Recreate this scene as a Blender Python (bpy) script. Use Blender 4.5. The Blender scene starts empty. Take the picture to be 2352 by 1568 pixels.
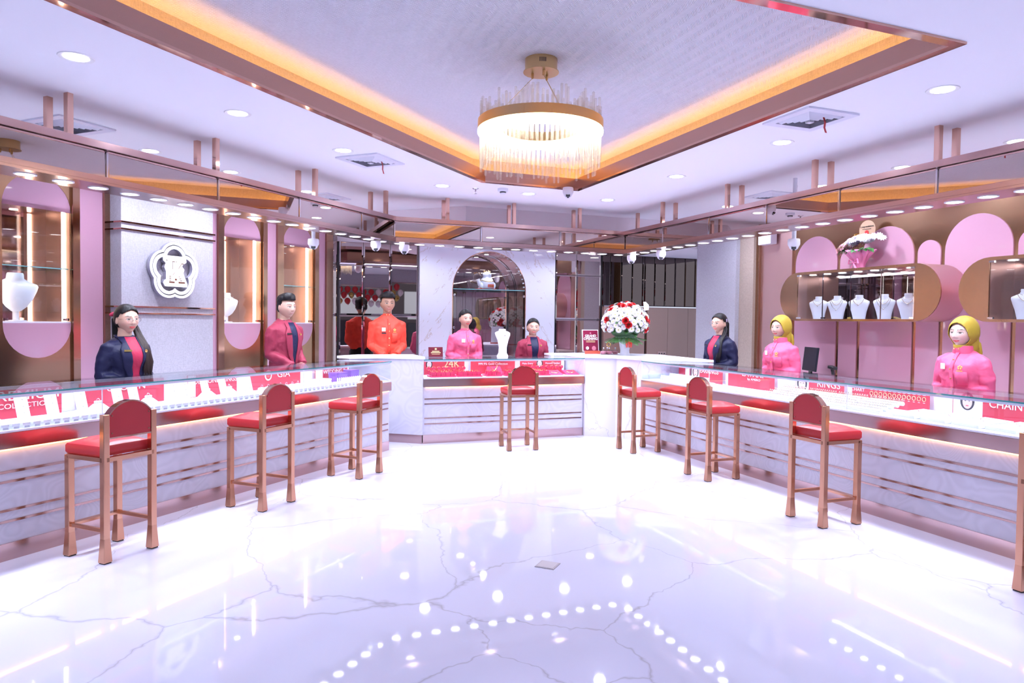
import bpy, bmesh, math, random
from math import sin, cos, pi, radians, sqrt, atan2
from mathutils import Vector, Matrix
random.seed(7)
SC = bpy.context.scene
COL = SC.collection

# ---------------------------------------------------------------- camera
cam_d = bpy.data.cameras.new('camera'); cam = bpy.data.objects.new('camera', cam_d); COL.objects.link(cam)
F_PX = 1600.0
cam_d.sensor_fit = 'HORIZONTAL'; cam_d.sensor_width = 36.0; cam_d.lens = F_PX / 2352 * 36.0
cam_d.clip_start = 0.05; cam_d.clip_end = 200
YAW, PITCH, ROLL = radians(21.06), math.atan(47 / F_PX), 0.0122
_f = Vector((sin(YAW) * cos(PITCH), cos(YAW) * cos(PITCH), -sin(PITCH)))
_r = Vector((cos(YAW), -sin(YAW), 0)); _u = _r.cross(_f)
_R = _r * cos(ROLL) + _u * sin(ROLL); _U = -_r * sin(ROLL) + _u * cos(ROLL)
cam.matrix_world = Matrix(((_R.x, _U.x, -_f.x, 0), (_R.y, _U.y, -_f.y, 0), (_R.z, _U.z, -_f.z, 1.40), (0, 0, 0, 1)))
SC.camera = cam

# ---------------------------------------------------------------- world and exposure
world = bpy.data.worlds.new('world'); SC.world = world; world.use_nodes = True
world.node_tree.nodes['Background'].inputs[0].default_value = (0.76, 0.82, 1.0, 1)
world.node_tree.nodes['Background'].inputs[1].default_value = 1.5
SC.view_settings.view_transform = 'Standard'; SC.view_settings.look = 'None'
SC.cycles.transparent_max_bounces = 24; SC.cycles.max_bounces = 6; SC.cycles.glossy_bounces = 3; SC.cycles.use_light_tree = False
SC.view_settings.gamma = 1.0; SC.view_settings.exposure = -0.02; SC.view_settings.use_curve_mapping = False

W_CEIL, W_CANOPY, W_COVE, W_CHAND, E_CASE, E_WARM, E_NICHE = 9.5, 4.2, 17.0, 12.0, 8.0, 7.0, 20.0
COOL = (0.78, 0.83, 1.0)

# ---------------------------------------------------------------- materials
MATS = {}
def mat(name, base=(0.8, 0.8, 0.8), rough=0.5, metal=0.0, emit=None, estr=0.0, spec=None, coat=0.0, sheen=0.0, alpha=None, trans=0.0, ior=None):
    if name in MATS: return MATS[name]
    m = bpy.data.materials.new(name); m.use_nodes = True
    b = m.node_tree.nodes['Principled BSDF']
    b.inputs['Base Color'].default_value = (*base, 1); b.inputs['Roughness'].default_value = rough
    b.inputs['Metallic'].default_value = metal
    if spec is not None: b.inputs['Specular IOR Level'].default_value = spec
    if coat: b.inputs['Coat Weight'].default_value = coat; b.inputs['Coat Roughness'].default_value = 0.03
    if sheen: b.inputs['Sheen Weight'].default_value = sheen
    if trans: b.inputs['Transmission Weight'].default_value = trans
    if ior: b.inputs['IOR'].default_value = ior
    if emit: b.inputs['Emission Color'].default_value = (*emit, 1); b.inputs['Emission Strength'].default_value = estr
    MATS[name] = m; return m
def nd(m, t, **kw):
    n = m.node_tree.nodes.new(t)
    for k, v in kw.items():
        if hasattr(n, k): setattr(n, k, v)
        else: n.inputs[k].default_value = v
    return n
def lk(m, a, ao, b, bi): m.node_tree.links.new(a.outputs[ao], b.inputs[bi])
def bsdf(m): return m.node_tree.nodes['Principled BSDF']
def texco(m, out='Object', scale=(1, 1, 1), rot=(0, 0, 0)):
    tc = nd(m, 'ShaderNodeTexCoord'); mp = nd(m, 'ShaderNodeMapping')
    mp.inputs['Scale'].default_value = scale; mp.inputs['Rotation'].default_value = rot
    lk(m, tc, out, mp, 'Vector'); return mp
def bump(m, hnode, hout, strength=0.3, dist=0.01):
    b = nd(m, 'ShaderNodeBump'); b.inputs['Strength'].default_value = strength; b.inputs['Distance'].default_value = dist
    lk(m, hnode, hout, b, 'Height'); lk(m, b, 'Normal', bsdf(m), 'Normal')
def ramp(m, stops):
    r = nd(m, 'ShaderNodeValToRGB'); e = r.color_ramp.elements
    while len(e) < len(stops): e.new(0.5)
    for el, (p, c) in zip(e, stops): el.position = p; el.color = (*c, 1)
    return r
def marble(name, base, vein, rough, vscale, thin, direction=(0, 0, 0), bands=False, warp=1.6):
    m = mat(name, base, rough)
    mp = texco(m, 'Object', (1, 1, 1), direction)
    n1 = nd(m, 'ShaderNodeTexNoise', Scale=vscale * 0.6, Detail=6.0, Roughness=0.6); lk(m, mp, 'Vector', n1, 'Vector')
    mx = nd(m, 'ShaderNodeVectorMath', operation='MULTIPLY_ADD')
    lk(m, n1, 'Color', mx, 0); mx.inputs[1].default_value = (warp, warp, warp); lk(m, mp, 'Vector', mx, 2)
    if bands:
        w = nd(m, 'ShaderNodeTexNoise', Scale=vscale, Detail=8.0, Roughness=0.55, Distortion=0.6)
        mp2 = nd(m, 'ShaderNodeMapping'); mp2.inputs['Scale'].default_value = (5.0, 5.0, 0.7); lk(m, mx, 0, mp2, 'Vector')
        lk(m, mp2, 'Vector', w, 'Vector')
        r = ramp(m, [(0.0, base), (0.612, base), (0.622, vein), (0.630, tuple(0.5 * a + 0.5 * b for a, b in zip(base, vein))), (0.665, base)])
        lk(m, w, 'Fac', r, 'Fac')
    else:
        w = nd(m, 'ShaderNodeTexVoronoi', feature='DISTANCE_TO_EDGE', Scale=vscale); lk(m, mx, 0, w, 'Vector')
        n2 = nd(m, 'ShaderNodeTexNoise', Scale=vscale * 1.1, Detail=3.0); lk(m, mp, 'Vector', n2, 'Vector')
        dv = nd(m, 'ShaderNodeMath', operation='DIVIDE'); lk(m, w, 'Distance', dv, 0)
        pw = nd(m, 'ShaderNodeMath', operation='POWER'); lk(m, n2, 'Fac', pw, 0); pw.inputs[1].default_value = 3.0
        ml = nd(m, 'ShaderNodeMath', operation='MULTIPLY'); lk(m, pw, 'Value', ml, 0); ml.inputs[1].default_value = 8.0 * thin
        lk(m, ml, 'Value', dv, 1)
        r = ramp(m, [(0.0, vein), (0.35, tuple(0.6 * a + 0.4 * b for a, b in zip(base, vein))), (1.0, base)])
        lk(m, dv, 'Value', r, 'Fac')
    lk(m, r, 'Color', bsdf(m), 'Base Color')
    return m
def weave(name, base, scale, rot=(0, 0, 0), strength=0.6, herring=False):
    m = mat(name, base, 0.85)
    mp = texco(m, 'Object', (1, 1, 1), rot)
    if herring:
        # chevron: bands whose slanted ribs alternate direction
        sx = nd(m, 'ShaderNodeSeparateXYZ'); lk(m, mp, 'Vector', sx, 'Vector')
        pp = nd(m, 'ShaderNodeMath', operation='PINGPONG'); lk(m, sx, 'X', pp, 0); pp.inputs[1].default_value = 0.045
        ad = nd(m, 'ShaderNodeMath', operation='ADD'); lk(m, sx, 'Y', ad, 0); lk(m, pp, 'Value', ad, 1)
        ms = nd(m, 'ShaderNodeMath', operation='MULTIPLY'); lk(m, ad, 'Value', ms, 0); ms.inputs[1].default_value = scale
        sn = nd(m, 'ShaderNodeMath', operation='SINE'); lk(m, ms, 'Value', sn, 0)
        no = nd(m, 'ShaderNodeTexNoise', Scale=60.0, Detail=2.0); lk(m, mp, 'Vector', no, 'Vector')
        s2 = nd(m, 'ShaderNodeMath', operation='ADD'); lk(m, sn, 'Value', s2, 0); lk(m, no, 'Fac', s2, 1)
        h = s2
        r = ramp(m, [(0.0, tuple(c * 0.62 for c in base)), (1.0, tuple(min(1, c * 1.06) for c in base))])
        mr = nd(m, 'ShaderNodeMapRange'); mr.inputs['From Min'].default_value = -0.8; mr.inputs['From Max'].default_value = 1.2
        lk(m, h, 'Value', mr, 'Value'); lk(m, mr, 'Result', r, 'Fac')
    else:
        n1 = nd(m, 'ShaderNodeTexNoise', Scale=scale, Detail=3.0); mpa = nd(m, 'ShaderNodeMapping'); mpa.inputs['Scale'].default_value = (6, 6, 0.5)
        lk(m, mp, 'Vector', mpa, 'Vector'); lk(m, mpa, 'Vector', n1, 'Vector')
        n2 = nd(m, 'ShaderNodeTexNoise', Scale=scale, Detail=3.0); mpb = nd(m, 'ShaderNodeMapping'); mpb.inputs['Scale'].default_value = (0.7, 0.7, 7)
        lk(m, mp, 'Vector', mpb, 'Vector'); lk(m, mpb, 'Vector', n2, 'Vector')
        h = nd(m, 'ShaderNodeMath', operation='ADD'); lk(m, n1, 'Fac', h, 0); lk(m, n2, 'Fac', h, 1)
        r = ramp(m, [(0.35, tuple(c * 0.72 for c in base)), (0.65, tuple(min(1, c * 1.05) for c in base))])
        hf = nd(m, 'ShaderNodeMath', operation='MULTIPLY'); lk(m, h, 'Value', hf, 0); hf.inputs[1].default_value = 0.5
        lk(m, hf, 'Value', r, 'Fac')
    lk(m, r, 'Color', bsdf(m), 'Base Color')
    bump(m, h, 'Value', strength, 0.004)
    return m
def brushed(name, base, rough=0.25, axis=2, amount=0.06, freq=220):
    m = mat(name, base, rough, 1.0)
    sc = [freq, freq, freq]; sc[axis] = 2.0
    mp = texco(m, 'Object', tuple(sc)); n = nd(m, 'ShaderNodeTexNoise', Scale=1.0, Detail=2.0); lk(m, mp, 'Vector', n, 'Vector')
    mr = nd(m, 'ShaderNodeMapRange'); mr.inputs['To Min'].default_value = rough - amount; mr.inputs['To Max'].default_value = rough + amount
    lk(m, n, 'Fac', mr, 'Value'); lk(m, mr, 'Result', bsdf(m), 'Roughness')
    return m
def glassmat(name, tint=(0.97, 0.99, 1.0), f0=0.04):
    m = bpy.data.materials.new(name); m.use_nodes = True; nt = m.node_tree; nt.nodes.clear()
    out = nd(m, 'ShaderNodeOutputMaterial'); mx = nd(m, 'ShaderNodeMixShader'); lw = nd(m, 'ShaderNodeLayerWeight', Blend=0.5)
    pw = nd(m, 'ShaderNodeMath', operation='POWER'); lk(m, lw, 'Facing', pw, 0); pw.inputs[1].default_value = 5.0
    ma = nd(m, 'ShaderNodeMath', operation='MULTIPLY_ADD'); lk(m, pw, 'Value', ma, 0); ma.inputs[1].default_value = 0.9 - f0; ma.inputs[2].default_value = f0
    tr = nd(m, 'ShaderNodeBsdfTransparent'); tr.inputs['Color'].default_value = (*tint, 1)
    gl = nd(m, 'ShaderNodeBsdfGlossy'); gl.inputs['Roughness'].default_value = 0.0
    lk(m, ma, 'Value', mx, 0); lk(m, tr, 'BSDF', mx, 1); lk(m, gl, 'BSDF', mx, 2); lk(m, mx, 'Shader', out, 'Surface')
    MATS[name] = m; return m
def emitm(name, col, s):
    return mat(name, (0.8, 0.8, 0.8), 0.5, emit=col, estr=s)

M_floor = marble('polished_marble_floor', (0.66, 0.675, 0.84), (0.46, 0.46, 0.56), 0.035, 0.85, 0.008, (0.2, 0.1, 0.5), warp=0.9)  # floor, marble, ceiling and laminate whites take the light's lavender cast into base colour
M_marble = marble('white_marble_brown_vein', (0.76, 0.765, 0.88), (0.52, 0.42, 0.38), 0.08, 2.8, 0.02, (0, radians(-38), 0), bands=True, warp=0.25)
M_marble2 = marble('white_marble_brown_vein_mirrored', (0.76, 0.765, 0.88), (0.52, 0.42, 0.38), 0.08, 2.8, 0.02, (0, radians(38), 0), bands=True, warp=0.25)
M_marbw = marble('white_counter_marble', (0.78, 0.785, 0.90), (0.58, 0.57, 0.68), 0.08, 0.9, 0.012, (0.4, 0.2, 0))
M_ceil = mat('ceiling_paint', (0.92, 0.92, 0.98), 0.8)
M_herr = weave('herringbone_wallpaper', (0.78, 0.77, 0.86), 560, (0, 0, 0.0), 0.5, True)
M_cloth = weave('woven_wallpaper', (0.58, 0.56, 0.64), 70, (0, 0, 0), 0.7)
M_gold_cloth = weave('woven_cove_wallpaper', (0.74, 0.66, 0.52), 60, (0, 0, 0), 0.7)
M_rose = brushed('rose_gold_metal', (0.58, 0.40, 0.39), 0.18, 0, 0.03)
M_copper = brushed('copper_stool_metal', (0.68, 0.36, 0.23), 0.22, 2, 0.04)
M_copper_p = mat('polished_copper', (0.68, 0.42, 0.33), 0.07, 1.0)
M_bronze = brushed('brushed_bronze', (0.50, 0.31, 0.19), 0.22, 2, 0.02)
M_bronze_p = mat('polished_bronze', (0.45, 0.27, 0.18), 0.12, 1.0)
M_rosepink = brushed('rose_pink_metal', (0.92, 0.62, 0.58), 0.36, 2, 0.015)
M_mirror = mat('bronze_mirror', (0.50, 0.42, 0.41), 0.015, 1.0)
M_mirror_d = mat('dark_bronze_mirror', (0.11, 0.085, 0.08), 0.015, 1.0)
M_mirror_c = mat('canopy_mirror', (0.58, 0.49, 0.46), 0.01, 1.0)
M_chrome = mat('chrome', (0.75, 0.75, 0.8), 0.08, 1.0)
M_pink = mat('pink_lacquer_panel', (0.55, 0.30, 0.41), 0.2, coat=0.8)
M_shell = mat('counter_shell_laminate', (0.58, 0.57, 0.67), 0.3)
_t = texco(M_shell, 'Object', (1, 1, 1)); _v = nd(M_shell, 'ShaderNodeTexVoronoi', feature='SMOOTH_F1', Scale=4.5); _w = nd(M_shell, 'ShaderNodeTexWave', wave_type='RINGS', Scale=2.2, Distortion=6.0, Detail=1.0)
lk(M_shell, _t, 'Vector', _v, 'Vector'); lk(M_shell, _v, 'Color', _w, 'Vector'); _r = ramp(M_shell, [(0.0, (0.555, 0.545, 0.64)), (1.0, (0.60, 0.59, 0.69))]); lk(M_shell, _w, 'Fac', _r, 'Fac'); lk(M_shell, _r, 'Color', bsdf(M_shell), 'Base Color')
M_white = mat('white_satin', (0.80, 0.81, 0.92), 0.35)
M_velvet = mat('white_leatherette', (0.80, 0.81, 0.90), 0.5)
M_red = mat('red_leatherette', (0.50, 0.024, 0.034), 0.33)
M_redback = mat('red_backrest_shell', (0.42, 0.018, 0.026), 0.4)
M_redtray = mat('red_velvet', (0.70, 0.03, 0.12), 0.6)
M_poster = mat('red_poster', (0.58, 0.045, 0.075), 0.3)
M_goldm = mat('gold', (0.95, 0.65, 0.22), 0.18, 1.0)
M_brass = brushed('brushed_brass', (0.62, 0.45, 0.22), 0.3, 2, 0.06)
M_silver = mat('silver_jewellery', (0.9, 0.88, 0.86), 0.12, 1.0)
M_black = mat('black_plastic', (0.015, 0.015, 0.02), 0.4)
M_dark = mat('dark_void', (0.02, 0.018, 0.02), 0.6)
M_text = mat('white_print', (0.92, 0.92, 0.94), 0.5)
M_tgold = mat('gold_print', (0.85, 0.68, 0.35), 0.4)
M_glass = glassmat('clear_glass')
M_glass_top = glassmat('counter_glass', (0.95, 0.98, 1.0))
M_edge = mat('glass_edge_teal', (0.05, 0.30, 0.32), 0.08, 0.0, coat=1.0)
M_shelf = glassmat('shelf_glass', (0.80, 0.95, 0.95))

# ---------------------------------------------------------------- mesh helpers
class MB:
    def __init__(self): self.v = []; self.f = []; self.mi = []
    def add(self, vs, fs, mi=0):
        o = len(self.v); self.v += [tuple(p) for p in vs]
        for f in fs: self.f.append(tuple(i + o for i in f)); self.mi.append(mi)
        return self
    def box(self, x0, x1, y0, y1, z0, z1, mi=0, M=None):
        vs = [Vector((x, y, z)) for z in (z0, z1) for y in (y0, y1) for x in (x0, x1)]
        if M is not None: vs = [M @ p for p in vs]
        return self.add(vs, [(0, 2, 3, 1), (4, 5, 7, 6), (0, 1, 5, 4), (1, 3, 7, 5), (3, 2, 6, 7), (2, 0, 4, 6)], mi)
    def prism(self, poly, z0, z1, mi=0, M=None):      # poly in xy, extruded along z
        n = len(poly); vs = [Vector((p[0], p[1], z0)) for p in poly] + [Vector((p[0], p[1], z1)) for p in poly]
        if M is not None: vs = [M @ p for p in vs]
        fs = [tuple(reversed(range(n))), tuple(range(n, 2 * n))] + [(i, (i + 1) % n, n + (i + 1) % n, n + i) for i in range(n)]
        return self.add(vs, fs, mi)
    def ring_prism(self, outer, inner, z0, z1, mi=0, M=None):   # same point count, hole in the middle
        n = len(outer); vs = []
        for z in (z0, z1): vs += [Vector((p[0], p[1], z)) for p in outer] + [Vector((p[0], p[1], z)) for p in inner]
        if M is not None: vs = [M @ p for p in vs]
        fs = []
        for i in range(n):
            j = (i + 1) % n
            fs += [(j, i, n + i, n + j), (2 * n + i, 2 * n + j, 3 * n + j, 3 * n + i), (i, j, 2 * n + j, 2 * n + i), (n + j, n + i, 3 * n + i, 3 * n + j)]
        return self.add(vs, fs, mi)
    def lathe(self, prof, n=24, c=(0, 0, 0), mi=0, M=None, cap=True):
        vs = []
        for r, z in prof: vs += [Vector((c[0] + r * cos(2 * pi * i / n), c[1] + r * sin(2 * pi * i / n), c[2] + z)) for i in range(n)]
        if M is not None: vs = [M @ p for p in vs]
        fs = []
        for k in range(len(prof) - 1):
            for i in range(n):
                j = (i + 1) % n; fs.append((k * n + i, k * n + j, (k + 1) * n + j, (k + 1) * n + i))
        if cap: fs.append(tuple(reversed(range(n)))); fs.append(tuple((len(prof) - 1) * n + i for i in range(n)))
        return self.add(vs, fs, mi)
    def tube(self, pts, r, n=8, mi=0, cap=True, closed=False, flat=None, M=None):
        pts = [Vector(p) for p in pts]; N = len(pts); vs = []; fs = []
        rr = r if isinstance(r, (list, tuple)) else [r] * N
        prev = None
        for k in range(N):
            a = pts[(k - 1) % N] if (closed or k > 0) else pts[0]; b = pts[(k + 1) % N] if (closed or k < N - 1) else pts[-1]
            t = (b - a).normalized()
            if prev is None:
                up = Vector((0, 0, 1)) if abs(t.z) < 0.9 else Vector((0, 1, 0)); s = t.cross(up).normalized()
            else:
                s = (prev - t * prev.dot(t)).normalized()
            prev = s; w = s.cross(t)
            for i in range(n):
                a_ = 2 * pi * i / n; e = 1.0 if flat is None else flat
                vs.append(pts[k] + s * (rr[k] * cos(a_)) + w * (rr[k] * e * sin(a_)))
        if M is not None: vs = [M @ p for p in vs]
        for k in range(N if closed else N - 1):
            for i in range(n):
                j = (i + 1) % n; k2 = (k + 1) % N; fs.append((k * n + i, k * n + j, k2 * n + j, k2 * n + i))
        if cap and not closed: fs.append(tuple(reversed(range(n)))); fs.append(tuple((N - 1) * n + i for i in range(n)))
        return self.add(vs, fs, mi)
    def ball(self, c, r, nu=12, nv=8, mi=0, M=None):
        rx, ry, rz = r if isinstance(r, (list, tuple)) else (r, r, r); vs = [Vector((c[0], c[1], c[2] - rz))]
        for k in range(1, nv):
            t = pi * k / nv
            vs += [Vector((c[0] + rx * sin(t) * cos(2 * pi * i / nu), c[1] + ry * sin(t) * sin(2 * pi * i / nu), c[2] - rz * cos(t))) for i in range(nu)]
        vs.append(Vector((c[0], c[1], c[2] + rz))); fs = []
        if M is not None: vs = [M @ p for p in vs]
        for i in range(nu): fs.append((0, 1 + (i + 1) % nu, 1 + i))
        for k in range(nv - 2):
            for i in range(nu):
                j = (i + 1) % nu; fs.append((1 + k * nu + i, 1 + k * nu + j, 1 + (k + 1) * nu + j, 1 + (k + 1) * nu + i))
        l = len(vs) - 1; o = 1 + (nv - 2) * nu
        for i in range(nu): fs.append((o + i, o + (i + 1) % nu, l))
        return self.add(vs, fs, mi)
    def mesh(self, name, mats, smooth=False, ang=38):
        me = bpy.data.meshes.new(name); me.from_pydata(self.v, [], self.f)
        for m in (mats if isinstance(mats, (list, tuple)) else [mats]): me.materials.append(m)
        me.polygons.foreach_set('material_index', self.mi)
        if smooth:
            me.polygons.foreach_set('use_smooth', [True] * len(me.polygons)); me.set_sharp_from_angle(angle=radians(ang))
        me.update(); return me
    def build(self, name, mats, parent=None, smooth=False, ang=38, loc=None, bevel=0.0):
        me = self.mesh(name, mats, smooth, ang)
        return obj(name, me, parent, loc, bevel)
def obj(name, me, parent=None, loc=None, bevel=0.0):
    o = bpy.data.objects.new(name, me); COL.objects.link(o)
    if parent is not None: o.parent = parent
    if loc is not None: o.location = loc
    if bevel:
        b = o.modifiers.new('bevel', 'BEVEL'); b.width = bevel; b.segments = 2; b.limit_method = 'ANGLE'
    return o
def tag(o, label=None, cat=None, group=None, kind=None):
    if label: o['label'] = label
    if cat: o['category'] = cat
    if group: o['group'] = group
    if kind: o['kind'] = kind
    return o
def thing(name, label, cat, loc=(0, 0, 0), rotz=0.0, group=None, frame=None):
    o = bpy.data.objects.new(name, None); COL.objects.link(o); o.empty_display_size = 0.1
    if frame: loc, rotz = fw(frame, loc), rotz + FRAMES[frame][1]
    o.location = loc; o.rotation_euler = (0, 0, rotz)
    return tag(o, label, cat, group)
def copy_tree(o, loc, rotz, label, group=None):
    r = o.copy(); COL.objects.link(r); r.location = loc; r.rotation_euler = (0, 0, rotz); r['label'] = label
    if group: r['group'] = group
    for ch in list(o.children):
        c = ch.copy(); COL.objects.link(c); c.parent = r
        for g in list(ch.children):
            d = g.copy(); COL.objects.link(d); d.parent = c
    return r
def struct(o): o['kind'] = 'structure'; return o
def text(body, size, parent, loc, rot=(pi / 2, 0, 0), m=None, name='lettering', align='CENTER', extrude=0.0008, sx=1.0, spacing=1.0, bold=0.0):
    c = bpy.data.curves.new(name, 'FONT'); c.body = body; c.size = size; c.align_x = align; c.align_y = 'CENTER'; c.extrude = extrude
    c.space_character = spacing; c.offset = bold; c.resolution_u = 3
    o = bpy.data.objects.new(name, c); COL.objects.link(o); o.parent = parent; o.location = loc; o.rotation_euler = rot; o.scale = (sx, 1, 1)
    c.materials.append(m or M_text); return o
def areal(name, parent, loc, size, power, col=COOL, spread=150, rot=(0, 0, 0), size_y=None, shape='DISK'):
    l = bpy.data.lights.new(name, 'AREA'); l.energy = power; l.color = col; l.shape = shape; l.size = size
    if size_y: l.size_y = size_y
    l.spread = radians(spread)
    o = bpy.data.objects.new(name, l); COL.objects.link(o); o.location = loc; o.rotation_euler = rot
    if parent is not None: o.parent = parent
    return o
# three fronts of the room: x runs along the front to the right, y runs into the wall behind it
FRAMES = {'L': (Vector((-2.96, 2.96, 0)), pi / 4), 'C': (Vector((0, 7.65, 0)), 0.0), 'R': (Vector((4.31, 0, 0)), -pi / 2)}
def fw(fr, p):
    o, a = FRAMES[fr]; return (o.x + p[0] * cos(a) - p[1] * sin(a), o.y + p[0] * sin(a) + p[1] * cos(a), p[2])
def at(o, fr, p=(0, 0, 0)):
    o.location = fw(fr, p); o.rotation_euler = (0, 0, FRAMES[fr][1]); return o
YZ = Matrix(((1, 0, 0, 0), (0, 0, -1, 0), (0, 1, 0, 0), (0, 0, 0, 1)))   # prism drawn in x-z, thickness along -y
def front(poly, y0, y1, mb, mi=0): return mb.prism(poly, -y1, -y0, mi, YZ)
def arc(cx, cz, r, a0, a1, n): return [(cx + r * cos(radians(a0 + (a1 - a0) * i / n)), cz + r * sin(radians(a0 + (a1 - a0) * i / n))) for i in range(n + 1)]
def pill_v(cx, z0, z1, r, n=16): return arc(cx, z1 - r, r, 0, 180, n) + arc(cx, z0 + r, r, 180, 360, n)
def bx(*a): return MB().box(*a)
# ================================================================ STRUCTURE
ZC = 2.80
def poly_off(poly, d):      # move every edge outward (counter-clockwise polygon)
    n = len(poly); L = []
    for i in range(n):
        a, b = Vector(poly[i]), Vector(poly[(i + 1) % n]); t = (b - a).normalized(); nn = Vector((t.y, -t.x)); L.append((a + nn * d, t))
    out = []
    for i in range(n):
        (p, t), (q, u) = L[i - 1], L[i]; det = t.x * -u.y + u.x * t.y
        w = q - p; k = (w.x * -u.y + u.x * w.y) / det; out.append((p.x + t.x * k, p.y + t.y * k))
    return out
HOLE = [(-1.99, 2.46), (3.30, 2.46), (3.30, 6.69), (2.24, 6.69)]
fl = MB().box(-12, 12, -12, 11, -0.05, 0.0).build('floor', M_floor); struct(fl)
cl = MB().ring_prism([(-9, -1.4), (9, -1.4), (9, 11), (-9, 11)], poly_off(HOLE, 0.015), ZC, ZC + 0.006).build('ceiling', M_ceil); struct(cl)
top = MB().prism(poly_off(HOLE, 0.30), 3.045, 3.085).build('ceiling_recess', M_herr); struct(top)
w = MB().ring_prism(poly_off(HOLE, 0.19), poly_off(HOLE, 0.135), ZC + 0.022, 3.045).build('recess_wall', M_gold_cloth, top)
for i in range(4):          # rose gold frame: a narrow polished underside and a tall inner face, one length per side
    o0, o1 = HOLE[i], HOLE[(i + 1) % 4]; a = poly_off(HOLE, -0.035); a0, a1 = a[i], a[(i + 1) % 4]
    b = poly_off(HOLE, -0.020); b0, b1 = b[i], b[(i + 1) % 4]; c = poly_off(HOLE, 0.02); c0, c1 = c[i], c[(i + 1) % 4]
    fr = bpy.data.objects.new('trim_%d' % (i + 1), None); COL.objects.link(fr); struct(fr)
    MB().prism([c0, c1, a1, a0], ZC - 0.012, ZC + 0.004).build('frame_underside', M_copper_p, fr)
    MB().prism([b0, b1, a1, a0], ZC + 0.004, ZC + 0.105).build('frame_face', brushed('frame_bronze', (0.56, 0.34, 0.27), 0.26, 0, 0.03), fr)
    d = poly_off(HOLE, 0.05); d0, d1 = d[i], d[(i + 1) % 4]; e = poly_off(HOLE, 0.075); e0, e1 = e[i], e[(i + 1) % 4]
    g = poly_off(HOLE, 0.136); g0, g1 = g[i], g[(i + 1) % 4]
    MB().prism([b0, b1, g1, g0], ZC + 0.010, ZC + 0.022).build('cove_ledge', M_white, fr)
    MB().prism([d0, d1, e1, e0][::-1], ZC + 0.024, ZC + 0.034).build('cove_light_strip', emitm('cove_led', (1.0, 0.50, 0.13), W_COVE), fr)
# soffit behind the centre canopy
bk = MB().prism([(2.536, 8.21), (7.1, 8.21), (7.1, 10.2), (0.9, 10.2), (0.9, 9.85)], 2.44, ZC - 0.001).build('ceiling_bulkhead', mat('bulkhead_paint', (0.92, 0.86, 0.92), 0.7)); struct(bk)
# ---------------------------------------------------------------- left wall (45 degrees)
wl = MB().box(-6.0, 7.72, 2.12, 2.25, 0, ZC - 0.001).build('wall_left', mat('wall_paint', (0.75, 0.7, 0.74), 0.7)); struct(at(wl, 'L'))
def wpart(name, poly_or_box, m, parent=None, **k):
    mb = MB(); mb.box(*poly_or_box); return mb.build(name, m, parent or wl, **k)
WL = 1.75
pink_l = [(4.03, 4.258), (5.342, 5.552), (6.275, 6.44), (7.185, 7.335), (1.6, 2.9)]
for a, b in pink_l: wpart('pink_panel', (a + 0.002, b - 0.002, WL, 2.12, 0, 2.78), M_pink)
for a, b in [(4.258, 4.31), (7.335, 7.466), (3.968, 4.03), (5.552, 5.632), (6.21, 6.275), (6.44, 6.545), (7.11, 7.185)]:
    wpart('bronze_trim', (a, b, WL - 0.025, 2.12, 0, 2.78), M_bronze_p)
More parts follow.
